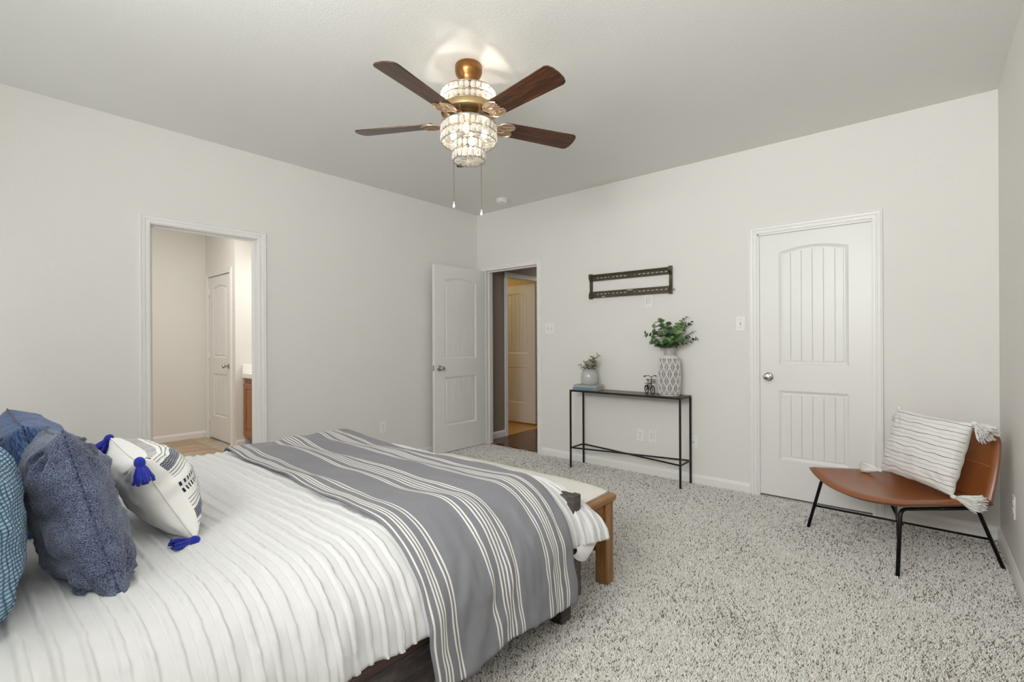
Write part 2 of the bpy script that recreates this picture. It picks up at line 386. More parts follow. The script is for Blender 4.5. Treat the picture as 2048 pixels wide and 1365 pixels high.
# ---------------------------------------------------------------- moulded two-panel doors
def knob_set(parent, x, z, s, y):
    k = MB(); M = Matrix.Translation((x, y, z)) @ Matrix.Rotation(PI/2*s, 4, 'X')   # lathe axis -> -y*s
    k.lathe([(0, 0.028), (.010, .028), (.011, .036), (.020, .042), (.0265, .052), (.0265, .060), (.021, .068), (.008, .071), (0, .071)], 20, M=M, cap=False)
    kn = k.build('knob', NICKEL, parent, 40)
    MB().lathe([(0, 0), (.033, 0), (.033, .004), (.028, .009), (.012, .011), (.0105, .03), (0, .03)], 20, M=M, cap=False).build('rose', NICKEL, kn, 40)
def make_door(name, w, h, loc, rotz, s=1, knob_x=None, both=False, hinges=None, mat=DOOR):
    """door in local x 0..w, z 0..h; the moulded face looks to -y when s is 1, to +y when s is -1"""
    root = frame_empty(name, loc, (0, 0, rotz)); TH = 0.035
    xl, xr = 0.135*w/0.70, w-0.130*w/0.70; xm = (xl+xr)/2; hw = (xr-xl)/2
    zones = [(0.285, 0.812, 0.0), (1.012, 1.868, 0.036)]
    Y = lambda d: s*(-TH/2+d)         # depth below the moulded face
    N = 12
    def top(z1, rise, x): return z1+rise*(1-((x-xm)/hw)**2)
    def outline(zb, z1, rise, i):
        pts = [(xl+i, zb+i), (xr-i, zb+i)]
        for k in range(N+1):
            x = lerp(xr-i, xl+i, k/N); pts.append((x, top(z1, rise, lerp(xr, xl, k/N))-i))
        return pts
    m = MB()
    def quad(x0, z0, x1, z1, zb0=None, zb1=None): m.add([(x0, Y(0), z0), (x1, Y(0), zb1 if zb1 is not None else z0), (x1, Y(0), z1), (x0, Y(0), zb0 if zb0 is not None else z1)], [(0, 1, 2, 3)])
    quad(0, 0, xl, h); quad(xr, 0, w, h)
    quad(xl, 0, xr, zones[0][0])
    quad(xl, zones[0][1], xr, zones[1][0])
    for k in range(N):
        xa, xb = lerp(xl, xr, k/N), lerp(xl, xr, (k+1)/N)
        m.add([(xa, Y(0), top(*zones[1][1:], xa)), (xb, Y(0), top(*zones[1][1:], xb)), (xb, Y(0), h), (xa, Y(0), h)], [(0, 1, 2, 3)])
    # sides and back
    m.add([(0, Y(0), 0), (w, Y(0), 0), (w, Y(0), h), (0, Y(0), h), (0, Y(TH), 0), (w, Y(TH), 0), (w, Y(TH), h), (0, Y(TH), h)],
          [(0, 1, 5, 4), (1, 2, 6, 5), (2, 3, 7, 6), (3, 0, 4, 7), (4, 5, 6, 7)])
    bm_ = m; slab = m.build('slab', mat, root, fix=False)
    me = slab.data; bm = bmesh.new(); bm.from_mesh(me); bmesh.ops.remove_doubles(bm, verts=bm.verts, dist=1e-5)
    bmesh.ops.recalc_face_normals(bm, faces=bm.faces); bm.to_mesh(me); bm.free()
    for zi, (zb, z1, rise) in enumerate(zones):
        mm = MB(); prof = [(0, 0), (.004, .0040), (.010, .0070), (.020, .0120), (.026, .0120)]
        rings = [[(x, Y(d), z) for (x, z) in outline(zb, z1, rise, i)] for (i, d) in prof]
        n = len(rings[0])
        for a, b in zip(rings[:-1], rings[1:]): mm.add(a+b, [(i, (i+1) % n, n+(i+1) % n, n+i) for i in range(n)])
        mm.add(rings[-1], [tuple(range(n))])
        panel = mm.build('upper_panel' if zi else 'lower_panel', mat, root, 35)
        i0 = 0.027; a0, a1 = xl+i0, xr-i0; units = [0.75, 1, 1, 1, 1, 0.75]; tot = sum(units); x = a0
        for q in units:
            b = x+(a1-a0)*q/tot; p0, p1 = x+.0009, b-.0009
            poly = [(p0, zb+i0), (p1, zb+i0)]+[(lerp(p1, p0, k/3), top(z1, rise, lerp(p1, p0, k/3)*1.0)-i0-0.002) for k in range(4)]
            MB().prism(poly, Y(0.0040), Y(0.0122), 0.0026).build('plank', mat, panel)
            x = b
    if knob_x is not None:
        knob_set(root, knob_x, 0.915, s, Y(0))
        if both: knob_set(root, knob_x, 0.915, -s, Y(TH))
        lx = 0 if knob_x < w/2 else w
        MB().box(lx-.0012, lx+.0012, -.012, .012, .885, .945, .0005).build('latch_plate', NICKEL, root)
    if hinges is not None:
        for z in (0.22, 1.02, 1.82):
            MB().lathe([(.006, -.045), (.006, .045)], 10, c=(hinges, Y(-.004), z)).build('hinge', NICKEL if mat is not DOOR else TRIM, root, True)
    return root
# bedroom door, swung open against the left wall: local x runs from the hinge to the free edge
a = math.atan2(-0.765+0.012, 0.118-0.140)
dr = make_door('door_1', 0.752, 2.025, (0.140-0.0175*math.cos(a+PI/2)*1.0, -0.012, 0.014), a, s=-1, knob_x=0.752-0.062)
dr.location = (0.140-0.019, -0.014, 0.014)
make_door('door_2', 0.708, 2.022, (3.080, 0.040, 0.016), 0, 1, knob_x=0.064)
make_door('door_3', 0.70, 2.02, (-2.86, -1.935, 0.02), 0, 1, knob_x=0.64, hinges=0.0)
make_door('door_4', 0.745, 2.02, (-0.935, 1.385, 0.02), 0, 1)
# bathroom door, swung fully open into the bathroom: only its edge shows past the jamb
make_door('door_5', 0.68, 2.02, (-0.80, -3.1865, 0.016), 0, 1, knob_x=0.06)

# ---------------------------------------------------------------- bathroom beyond the left wall
BW = m_wall('bathroom_paint', (0.80, 0.785, 0.745))
shell('wall_bathroom', BW, [(-3.10, -2.985, -4.4, -1.9, 0, 2.9), (-3.10, -2.87, -1.96, -1.86, 0, 2.9), (-2.15, -1.995, -1.96, -0.6, 0, 2.9),
      (-2.87, -2.15, -1.96, -1.86, 2.055, 2.9), (-3.1, -T, -4.5, -4.4, 0, 2.9), (-2.15, -T, -0.7, -0.6, 0, 2.9)])
shell('ceiling_bathroom', CEIL, [(-3.1, -T, -4.5, -0.6, 2.9, 2.95)])
baseboard('baseboard_bathroom', (-2.985, -4.4), (-2.985, -1.96), (1, 0)); baseboard('baseboard_bathroom', (-1.995, -1.955), (-1.995, -0.7), (1, 0))
casing('trim_7', -2.875, -2.145, 2.045, lambda a, z, d: (a, -1.96-d*0.7, z))
t = NT('bathroom_tile'); v = t.mapped((1, 1, 1)); a1 = t.noise(v, 2.6, 4, 0.6, 0.8)
oi = t.new('ShaderNodeObjectInfo').outputs['Random']
t.set(t.ramp(t.math('ADD', a1, t.math('MULTIPLY', t.math('SUBTRACT', oi, 0.5), 0.22)), [(0.34, (0.42, 0.29, 0.18)), (0.48, (0.50, 0.39, 0.27)), (0.62, (0.46, 0.41, 0.33)), (0.75, (0.55, 0.50, 0.42))]), 0.45); TILE = t.m
fb = MB().box(-3.1, -T*0.35, -4.4, -0.6, -0.1, -0.008).build('floor_bathroom', plain('grout', (0.45, 0.40, 0.34), 0.9)); struct(fb)
tile_me = MB().box(-.22, .22, -.22, .22, -0.008, 0.0, 0.003).mesh('tile', TILE)
for i in range(6):
    for j in range(8):
        x, y = -2.78+i*0.446, -4.15+j*0.446
        if x > -0.3: continue
        put('tile', tile_me, fb, (x+rng.uniform(-.001, .001), y, rng.uniform(-.001, .001)))
# vanity
MAPLE = m_wood('vanity_maple', (0.22, 0.085, 0.028), (0.33, 0.135, 0.05), (0.42, 0.19, 0.08), (14, 14, 1), 0.35)
va = thing('vanity_cabinet', 'brown maple vanity cabinet with white top seen through the bathroom doorway', 'cabinet', (-1.985, -1.865, 0))
m = MB().box(0.002, 1.30, 0.0, 0.45, 0.10, 0.80).box(0.02, 1.28, 0.07, 0.45, 0.0, 0.10); m.build('body', MAPLE, va)
for k in range(3):
    x0 = 0.012+k*0.43
    d = MB()
    for q in ((x0, x0+.06, -.02, 0, .125, .74), (x0+.35, x0+.41, -.02, 0, .125, .74), (x0+.06, x0+.35, -.02, 0, .125, .19), (x0+.06, x0+.35, -.02, 0, .675, .74)): d.box(*q, .003)
    d.box(x0+.06, x0+.35, -.012, 0, .19, .675); dd = d.build('door', MAPLE, va)
    MB().prism([(x0+.075, .205), (x0+.335, .205), (x0+.335, .66), (x0+.075, .66)], -.018, -.011, .02).build('raised_panel', MAPLE, dd)
MB().box(-.0, 1.32, -.03, .46, .80, .86, .006).build('countertop', PLAST, va)
MB().box(0.0, .02, -.028, .46, .861, .96, .004).build('side_splash', PLAST, va)

# ---------------------------------------------------------------- hall and the room behind it
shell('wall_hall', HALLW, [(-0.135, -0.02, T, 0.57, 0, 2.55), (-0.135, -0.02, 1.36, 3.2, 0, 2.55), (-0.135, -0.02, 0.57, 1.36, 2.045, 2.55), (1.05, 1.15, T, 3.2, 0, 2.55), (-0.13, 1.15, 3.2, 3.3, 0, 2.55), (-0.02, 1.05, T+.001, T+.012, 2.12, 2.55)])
shell('ceiling_hall', CEIL, [(-2.3, 1.15, T, 3.3, 2.55, 2.62)])
shell('wall_store_room', ROOMW, [(-2.3, -2.2, T, 3.0, 0, 2.55), (-2.2, -0.135, 1.98, 2.08, 0, 2.55), (-2.2, -0.135, T, T+0.02, 0, 2.55), (-0.145, -0.136, T+.02, .57, 0, 2.55)])
baseboard('baseboard_hall', (-0.02, T+0.003), (-0.02, 0.57-CW), (1, 0))
casing('trim_8', 0.566, 1.364, 2.045, lambda a, z, d: (-0.02+d, a, z))
jamb('trim_9', [(-.137, -.018, .552, .571, 0, 2.045), (-.137, -.018, 1.359, 1.378, 0, 2.045), (-.137, -.018, .57, 1.36, 2.044, 2.062)])
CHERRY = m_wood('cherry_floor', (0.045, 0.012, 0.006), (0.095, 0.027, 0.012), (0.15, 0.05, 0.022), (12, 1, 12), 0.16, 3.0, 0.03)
OAK = m_wood('store_floor', (0.42, 0.20, 0.04), (0.55, 0.29, 0.07), (0.66, 0.38, 0.12), (1, 9, 9), 0.3, 3.0, 0.03)
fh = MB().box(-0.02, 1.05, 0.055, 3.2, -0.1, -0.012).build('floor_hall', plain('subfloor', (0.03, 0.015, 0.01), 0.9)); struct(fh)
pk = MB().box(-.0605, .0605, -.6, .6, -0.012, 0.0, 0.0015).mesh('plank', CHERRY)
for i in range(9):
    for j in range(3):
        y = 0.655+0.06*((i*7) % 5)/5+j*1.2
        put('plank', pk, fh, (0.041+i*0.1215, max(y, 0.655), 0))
fs_ = MB().box(-2.2, -0.02, T, 2.0, -0.1, -0.012).build('floor_store_room', plain('subfloor_2', (0.2, 0.1, 0.03), 0.9)); struct(fs_)
pk = MB().box(-.45, .45, -.0605, .0605, -0.012, 0.0, 0.0015).mesh('plank', OAK)
for j in range(14):
    for i in range(2): put('plank', pk, fs_, (-0.49-i*0.902-0.05*(j % 3)*0, 0.21+j*0.1215, 0))

# ---------------------------------------------------------------- wall plates
def plate(name, label, cat, loc, rotz, w=0.073, h=0.117, kind='outlet', group=None):
    """local: wall plane y = 0, plate towards -y"""
    o = thing(name, label, cat, loc, (0, 0, rotz), group)
    if kind == 'port':
        m = MB(); hw, hh = 0.021, 0.037
        for q in ((-w/2, -hw, -h/2, h/2), (hw, w/2, -h/2, h/2), (-hw, hw, -h/2, -hh), (-hw, hw, hh, h/2)): m.box(q[0], q[1], -.006, 0, q[2], q[3], .0012)
        m.build('cover_plate', PLAST, o)
        # scooped cable opening: a slope that falls back behind the top lip
        n = 6; vs = []
        for k in range(n+1):
            z = lerp(-hh, hh*0.62, k/n); y = -0.003+0.030*(k/n)**1.6
            vs += [(-hw, y, z), (hw, y, z)]
        f = [(2*k, 2*k+1, 2*k+3, 2*k+2) for k in range(n)]
        s_ = MB().add(vs, f); s_.add([(-hw, -.004, -hh), (-hw, -.004, hh), (-hw, .028, hh)], [(0, 1, 2)]).add([(hw, -.004, -hh), (hw, -.004, hh), (hw, .028, hh)], [(0, 1, 2)])
        s_.build('scoop', PLAST, o)
        MB().box(-hw, hw, .020, .027, hh*0.55, hh).build('cable_slot', DARKSLOT, o)
    else:
        MB().box(-w/2, w/2, -.006, 0, -h/2, h/2, .003).build('cover_plate', PLAST, o)
    if kind == 'outlet':
        for z in (.0195, -.0195):
            M = Matrix.Translation((0, -.006, z)) @ Matrix.Rotation(PI/2, 4, 'X') @ Matrix.Diagonal((1, 0.84, 1, 1))
            r = MB().lathe([(.0172, 0), (.0172, .0018), (.016, .0025)], 16, M=M).build('receptacle', PLAST, o)
            s_ = MB()
            for x, hh in ((-.0064, .0045), (.0064, .0036)): s_.box(x-.0011, x+.0011, -.0095, -.0083, z+.002-hh, z+.002+hh)
            s_.lathe([(.0022, 0), (.0022, .001)], 8, M=Matrix.Translation((0, -.0084, z-.009)) @ Matrix.Rotation(PI/2, 4, 'X'))
            s_.build('slots', DARKSLOT, r)
    if kind.startswith('switch'):
        for x in ([0] if kind == 'switch1' else [-.023, .023]):
            MB().box(x-.005, x+.005, -.0075, -.005, -.012, .012).build('toggle_slot', plain('slot_grey', (.45, .45, .43), .5) if 'slot_grey' not in bpy.data.materials else bpy.data.materials['slot_grey'], o)
            MB().box(-.0042, .0042, -.016, 0, -.005, .005, .001, M=Matrix.Translation((x, -.005, .002)) @ Matrix.Rotation(math.radians(-25), 4, 'X')).build('toggle', PLAST, o)
    if kind == 'coax':
        MB().lathe([(.005, 0), (.005, .009), (.002, .009)], 10, M=Matrix.Translation((0, -.006, 0)) @ Matrix.Rotation(PI/2, 4, 'X')).build('coax_jack', NICKEL, o)
    zs = {'outlet': [0.0], 'switch1': [.030, -.030], 'switch2': [.030, -.030], 'coax': [.042, -.042], 'port': [.0475, -.0475]}[kind]
    for z in zs:
        for x in ([0] if kind != 'switch2' else [-.023, .023]):
            MB().lathe([(.0032, 0), (.0026, .001)], 8, M=Matrix.Translation((x, -.006, z)) @ Matrix.Rotation(PI/2, 4, 'X')).build('screw', NICKEL, o)
    return o
plate('light_switch', 'double light switch plate beside the open bedroom doorway', 'light switch', (1.072, 0, 1.347), 0, .116, .117, 'switch2')
plate('light_switch', 'single toggle light switch left of the closed closet door', 'light switch', (2.948, 0, 1.348), 0, .073, .120, 'switch1')
plate('light_switch', 'light switch plate on the brown hall wall beyond the doorway', 'light switch', (-0.02, 0.215, 1.345), PI/2, .073, .117, 'switch1')
plate('cable_port', 'white recessed cable plate just below the television bracket', 'wall plate', (2.171, 0, 1.570), 0, .073, .117, 'port')
plate('wall_outlet', 'white wall outlet behind the console table, left of the low cable plate', 'outlet', (2.085, 0, 0.350), 0)
plate('cable_port', 'white recessed cable plate low on the wall behind the console table', 'wall plate', (2.206, 0, 0.350), 0, .073, .112, 'port')
plate('coax_plate', 'white coax plate beside the right rear leg of the console table', 'wall plate', (2.572, 0, 0.350), 0, .073, .118, 'coax')
plate('wall_outlet', 'white wall outlet above the bed edge between the two open doorways', 'outlet', (0, -1.333, 0.372), PI/2)
plate('wall_outlet', 'white wall outlet on the right wall behind the leather chair', 'outlet', (W, -0.605, 0.362), -PI/2)

# smoke detector
sd = thing('smoke_detector', 'round white smoke detector on the ceiling near the room corner', 'smoke detector', (0.66, -0.29, H))
MB().lathe([(.068, 0), (.068, -.010), (.0, -.010)], 28, cap=False).build('mounting_base', PLAST, sd, 40)
MB().lathe([(.060, -.0105), (.062, -.014), (.060, -.028), (.050, -.036), (.020, -.038), (0, -.038)], 28, cap=False).build('cover', PLAST, sd, 40)
MB().lathe([(.006, -.037), (.005, -.0395), (0, -.0395)], 8, c=(.03, -.015, 0)).build('test_button', plain('grey_plastic', (.5, .5, .48), .5), sd)

# ---------------------------------------------------------------- ceiling fan with crystal light
FC = (2.172, -2.262)
BRONZE = plain('fan_bronze', (0.27, 0.125, 0.04), 0.30, 0.85, var=0.12, vs=20)
ROSE = plain('fan_pale_gold', (0.62, 0.47, 0.34), 0.30, 0.85, var=0.08, vs=20)
GOLD = plain('fan_gold', (0.60, 0.43, 0.22), 0.26, 0.9, var=0.1, vs=20)
SILVER = plain('crystal_setting', (0.36, 0.34, 0.30), 0.3, 0.8)
t = NT('walnut_blade'); v = t.mapped((1.2, 16, 16)); a1 = t.noise(v, 3.2, 5, 0.65, 1.2); b1 = t.noise(t.mapped((2.5, 70, 70)), 4, 3, 0.6)
ff = t.math('ADD', t.math('MULTIPLY', a1, .65), t.math('MULTIPLY', b1, .35))
t.set(t.ramp(ff, [(0.36, (0.014, 0.004, 0.002)), (0.50, (0.060, 0.018, 0.006)), (0.64, (0.20, 0.078, 0.024))]), 0.30, 0, 0.6); t.bump(ff, .12, .002); WALNUT = t.m
t = NT('crystal'); tr = t.new('ShaderNodeBsdfTransparent', i={'Color': (0.97, 0.96, 0.94, 1)})
t.set((0.72, 0.70, 0.66), 0.05, 0, 1.0)
mx = t.new('ShaderNodeMixShader', i={0: 0.50, 1: tr.outputs[0], 2: t.p.outputs[0]}); t.link(mx.outputs[0], t.out.inputs[0]); CRYSTAL = t.m
def emit(name, col, st):
    t = NT(name); em = t.new('ShaderNodeEmission', i={'Color': (*col, 1), 'Strength': st}); t.link(em.outputs[0], t.out.inputs[0]); return t.m
BULB = emit('bulb_glow', (1.0, 0.88, 0.66), 14)
fan = thing('ceiling_fan', 'five-blade walnut ceiling fan with tiered crystal light and pull chains', 'ceiling fan', (FC[0], FC[1], H))
Z = lambda z: z-H
MB().lathe([(0, 0), (.070, 0), (.074, -.006), (.074, -.035), (.069, -.052), (.056, -.070), (.050, -.086), (.047, -.106), (.036, -.116), (.016, -.118), (0, -.118)], 32, cap=False).build('canopy', BRONZE, fan, 35)
MB().lathe([(.013, -.10), (.013, Z(2.51))], 14).build('down_rod', BRONZE, fan, True)
MB().lathe([(0, Z(2.575)), (.03, Z(2.57)), (.09, Z(2.555)), (.118, Z(2.52)), (.118, Z(2.495)), (.118, Z(2.483))], 36, cap=False).build('motor_top', GOLD, fan, 35)
MB().lathe([(.118, Z(2.484)), (.148, Z(2.482)), (.153, Z(2.468)), (.150, Z(2.452)), (.134, Z(2.440)), (.100, Z(2.437)), (.070, Z(2.436)), (.060, Z(2.430)), (.058, Z(2.400)), (0, Z(2.400))], 40, cap=False).build('motor_housing', GOLD, fan, 35)
# crystal tiers
def crystal_mesh(w, h, d):
    m = MB(); o = lambda sw, sh, y: [(sw*math.cos(2*PI*(k+.5)/8)*w/2/.924, y, sh*math.sin(2*PI*(k+.5)/8)*h/2/.924) for k in range(8)]
    r1, r2, r3 = o(.98, .98, d*.4), o(1, 1, 0), o(.55, .6, -d*.6)
    m.add(r1+r2+r3, [tuple(range(8))[::-1]]+[(i, (i+1) % 8, 8+(i+1) % 8, 8+i) for i in range(8)]+[(8+i, 8+(i+1) % 8, 16+(i+1) % 8, 16+i) for i in range(8)]+[tuple(range(16, 24))])
    return m.mesh('crystal', CRYSTAL)
def tier(name, R, z0, z1, rows, n):
    fr = MB(); hrow = (z1-z0)/rows
    for k in range(rows+1):
        z = Z(z0+k*hrow); fr.tube([(R*math.cos(q), R*math.sin(q), z) for q in np.linspace(0, 2*PI, 48, endpoint=False)], .0022, 6, closed=True)
    for k in range(n):
        q = 2*PI*(k+.5)/n
        fr.tube([(R*math.cos(q), R*math.sin(q), Z(z0)), (R*math.cos(q), R*math.sin(q), Z(z1))], .0012, 5)
    p = fr.build(name, SILVER, fan, True)
    me = crystal_mesh(2*PI*R/n*.86, hrow*.84, .012)
    for r in range(rows):
        for k in range(n):
            q = 2*PI*k/n
            put('crystal', me, p, (R*math.cos(q), R*math.sin(q), Z(z0+(r+.5)*hrow)), (0, 0, q+PI/2))
    return p
def bottom(parent, r0, r1, z, n, me_d=.010):
    me = crystal_mesh(2*PI*(r0+r1)/2/n*.9, (r1-r0)*.92, me_d)
    for k in range(n):
        q = 2*PI*k/n; rm = (r0+r1)/2
        M = Matrix.Translation((rm*math.cos(q), rm*math.sin(q), Z(z))) @ Matrix.Rotation(q-PI/2, 4, 'Z') @ Matrix.Rotation(PI/2, 4, 'X')
        o = put('crystal', me, parent); o.matrix_local = M
up = tier('upper_crystal_band', .146, 2.486, 2.570, 2, 30); bottom(up, .070, .144, 2.570, 13)
lo = tier('lower_crystal_drum', .148, 2.300, 2.393, 2, 30); bottom(lo, .092, .146, 2.300, 18)
sm = tier('crystal_cup', .086, 2.200, 2.300, 2, 18); bottom(sm, .026, .084, 2.200, 9)
MB().ball((0, 0, Z(2.2)), .022, 12, 8, (1, 1, .6)).build('centre_crystal', CRYSTAL, sm)
MB().lathe([(.058, Z(2.402)), (.150, Z(2.398)), (.150, Z(2.393)), (.058, Z(2.395))], 40).build('light_pan', SILVER, fan, 35)
MB().lathe([(.0, Z(2.40)), (.030, Z(2.398)), (.030, Z(2.35)), (0, Z(2.35))], 20, cap=False).build('lamp_socket_block', GOLD, fan, 35)
for k in range(4):
    q = 2*PI*k/4+.62; c = (.085*math.cos(q), .085*math.sin(q))
    b = MB().ball((c[0], c[1], Z(2.345)), .017, 12, 8, (1, 1, 1.5)).build('bulb', BULB, fan, True)
    point('fan_lamp', (FC[0]+c[0]*1.0, FC[1]+c[1], 2.328), 1.5, (1, .93, .80), .012)
for k in range(3):
    q = 2*PI*k/3+.2; c = (.132*math.cos(q), .132*math.sin(q))
    MB().ball((c[0], c[1], Z(2.522)), .008, 10, 7, (1, 1, 1.8)).build('bulb', BULB, fan, True)
    point('fan_lamp', (FC[0]+c[0], FC[1]+c[1], 2.540), 0.85, (1, .95, .86), .004)
# blades
def blade_outline(x0, x1, w0, w1, n=8):
    pts = [(x0, -w0/2), ]
    tipx = x1
    pts += [(x1-.030, -w1/2), (x1-.014, -w1/2+.008), (x1-.004, -w1/2+.030), (x1, 0), (x1-.004, w1/2-.030), (x1-.014, w1/2-.008), (x1-.030, w1/2)]
    pts += [(x0, w0/2), (x0-.010, w0/2-.02), (x0-.014, 0), (x0-.010, -w0/2+.02)]
    return pts
for k in range(5):
    ang = math.radians(-7.0+72*k); zb = Z(2.412); tilt = math.radians(-12)
    R_ = Matrix.Rotation(ang, 4, 'Z') @ Matrix.Translation((0, 0, zb)) @ Matrix.Rotation(tilt, 4, 'X')
    bl = MB(); ol = blade_outline(.205, .660, .112, .138); n = len(ol)
    vs = [(x, y, .003) for x, y in ol]+[(x, y, -.003) for x, y in ol]
    bl.add(vs, [tuple(range(n)), tuple(range(n, 2*n))[::-1]]+[(i, (i+1) % n, n+(i+1) % n, n+i) for i in range(n)])
    bo = bl.build('blade', WALNUT, fan); bo.matrix_local = R_
    ir = MB()
    # arm: from the hub up to a scalloped shell under the blade root
    ir.tube([(.075, 0, .030), (.105, .012, .018), (.135, .022, -.001), (.165, .030, -.008)], [.010, .008, .006, .005], 8)
    ir.tube([(.075, 0, .030), (.105, -.012, .018), (.135, -.022, -.001), (.165, -.030, -.008)], [.010, .008, .006, .005], 8)
    for s_ in (-1, 1):
        ir.tube([(.165, .030*s_, -.008), (.185, .052*s_, -.008), (.215, .060*s_, -.007), (.245, .052*s_, -.007), (.262, .036*s_, -.007)], .0045, 7)
        ir.tube([(.165, .030*s_, -.008), (.198, .026*s_, -.008), (.230, .032*s_, -.007), (.262, .036*s_, -.007)], .0038, 7)
        ir.tube([(.198, .026*s_, -.008), (.214, .010*s_, -.008), (.236, .010*s_, -.007), (.262, .020*s_, -.007), (.262, .036*s_, -.007)], .0035, 7)
    ir.tube([(.165, -.030, -.008), (.176, 0, -.008), (.165, .030, -.008)], .0045, 7)
    ir.tube([(.176, 0, -.008), (.214, 0, -.008), (.245, 0, -.007)], .0040, 7)
    for (x, y) in ((.225, .030), (.225, -.030), (.240, 0)): ir.lathe([(.006, -.010), (.006, -.003)], 10, c=(x, y, 0))
    sh = [(.168, -.026), (.190, -.050), (.222, -.056), (.250, -.044), (.262, -.030), (.246, -.020), (.258, 0), (.246, .020), (.262, .030), (.250, .044), (.222, .056), (.190, .050), (.168, .026)]; nn_ = len(sh)
    ir.add([(x, y, -.0035) for x, y in sh]+[(x, y, -.0065) for x, y in sh], [tuple(range(nn_)), tuple(range(nn_, 2*nn_))[::-1]]+[(i, (i+1) % nn_, nn_+(i+1) % nn_, nn_+i) for i in range(nn_)])
    io = ir.build('blade_iron', ROSE, fan, 40); io.matrix_local = R_
# pull chains
for (x, y, z0, z1) in ((-.062, -.055, 2.20, 1.955), (.045, .050, 2.20, 1.915)):
    ch = MB()
    nb = 60
    ch.tube([(x, y, Z(2.30)), (x, y, Z(z1+.02))], .0017, 6)
    c = ch.build('pull_chain', plain('chain_metal', (.13, .10, .07), .35, .8) if 'chain_metal' not in bpy.data.materials else bpy.data.materials['chain_metal'], fan)
    MB().lathe([(0, .024), (.003, .022), (.0035, .012), (.0075, .004), (.0075, -.004), (.004, -.010), (0, -.011)], 12, c=(x, y, Z(z1)), cap=False).build('pull_knob', PLAST, c, True)

# ---------------------------------------------------------------- bed
RUST = m_wood('weathered_wood', (0.018, 0.013, 0.012), (0.055, 0.043, 0.042), (0.13, 0.105, 0.095), (12, 1.2, 12), 0.6, 4, 0.3)
RUSTX = m_wood('weathered_wood_x', (0.020, 0.015, 0.014), (0.065, 0.052, 0.048), (0.15, 0.125, 0.11), (1.2, 12, 12), 0.6, 4, 0.3)
RED = m_wood('weathered_wood_red', (0.03, 0.012, 0.01), (0.075, 0.036, 0.030), (0.13, 0.075, 0.06), (12, 1.2, 12), 0.6, 4, 0.3)
bed = thing('bed', 'low king bed frame of dark weathered planks under white bedding', 'bed', (1.94, -3.40, 0))
B = lambda x0, x1, y0, y1, z0, z1, b=.004, m=None: (m or MB()).box(x0-1.94, x1-1.94, y0+3.40, y1+3.40, z0, z1, b)
for s, (xa, xb) in ((1, (2.835, 2.870)), (-1, (1.01, 1.045))):
    rail = B(xa if s > 0 else xa, xb, -4.47, -2.36, .13, .27).build('side_rail', RUST, bed)
    B(xa, xb+.004*s, -4.47, -2.36, .272, .325).build('plank', RED, rail)
    B(xa-.02*s if s > 0 else xb, xa if s > 0 else xb+.02, -4.47, -2.36, .10, .13).build('cleat', RUST, rail)
fbp = B(1.02, 2.862, -2.345, -2.295, .095, .235).build('footboard', RUSTX, bed)
for z0, z1 in ((.238, .385), (.388, .533)): B(1.02, 2.862, -2.345, -2.295, z0, z1).build('plank', RUSTX, fbp)
for xa in (.985, 2.862): B(xa, xa+.036, -2.35, -2.29, .088, .536, .003).build('end_stile', RUSTX, fbp)
for (x, y) in ((2.822, -2.425), (1.0, -2.425), (2.822, -4.47), (1.0, -4.47)):
    l = B(x, x+.062, y, y+.075, 0, .205, .004).build('leg', RUST, bed)
    B(x-.02, x+.05, y-.035, y, .055, .13, .004).build('leg_block', RUST, l)
hb = B(.96, 2.92, -4.56, -4.50, .10, .40).build('headboard', RUSTX, bed)
for k in range(3): B(.96, 2.92, -4.56, -4.50, .405+k*.25, .65+k*.25).build('plank', RUSTX, hb)
SHEET = plain('white_linen', (0.80, 0.80, 0.79), 0.85, 0, 0.2, 0.02, 6)
B(1.16, 2.70, -4.45, -2.42, .28, .535, .06).build('mattress', SHEET, bed)

XL, RL, HL, XR, RR, HR, ZT = 0.91, 0.15, 0.22, 2.925, 0.27, 0.265, 0.600
def section():
    P = []
    for k in range(41):
        q = PI/2*k/40; P.append((XL+RL-RL*math.cos(q), ZT-HL*(1-math.sin(q)), -math.cos(q), math.sin(q)))
    for k in range(1, 60): P.append((lerp(XL+RL, XR-RR, k/60), ZT, 0, 1))
    for k in range(61):
        q = PI/2*k/60; P.append((XR-RR+RR*math.sin(q), ZT-HR*(1-math.cos(q)), math.sin(q), math.cos(q)))
    for k in range(1, 11): P.append((XR+.006*k/10, ZT-HR-.03*k, 1, 0))
    P = np.array(P); s = np.concatenate([[0], np.cumsum(np.hypot(np.diff(P[:, 0]), np.diff(P[:, 1])))])
    return P, s
SEC, SARC = section()
S_END = float(np.interp(160, np.arange(len(SARC)), SARC))         # arc length at the comforter hem
def sec(s): return [float(np.interp(s, SARC, SEC[:, k])) for k in range(4)]
def nz(x, y, z=0.0): return noise.noise((x, y, z))
def ruffle_profile(y, s):
    """height of the frayed fabric strips that cross the comforter"""
    rum = smooth01((y+3.55)/.35)*smooth01((s-1.0)/.5)*(1-smooth01((s-2.05)/.25))
    yy = y+0.006*nz(s*2.2, y*3, 1.7)+0.010*nz(s*.7, y*1.2, 4.1)+rum*0.010*nz(s*13, y*7, 3.3)
    per = 0.047; k = math.floor(yy/per); f = (yy/per-k)*per
    wid = 0.019+0.003*math.sin(k*2.4)+0.003*nz(s*32, k*3.1, 9)+0.003*nz(s*95, k*1.7, 2)
    if f < 0.004: h = -0.0032*(1-abs(f-.002)/.002)
    elif f < wid: h = 0.0074*min(1, (f-.004)/.006)
    elif f < wid+0.004: h = 0.0074*(1-(f-wid)/0.004)
    else: h = 0.0
    return h*(0.85+0.5*nz(s*40, k*2.3, 5))+rum*0.004*nz(s*11, y*9, 8.8)
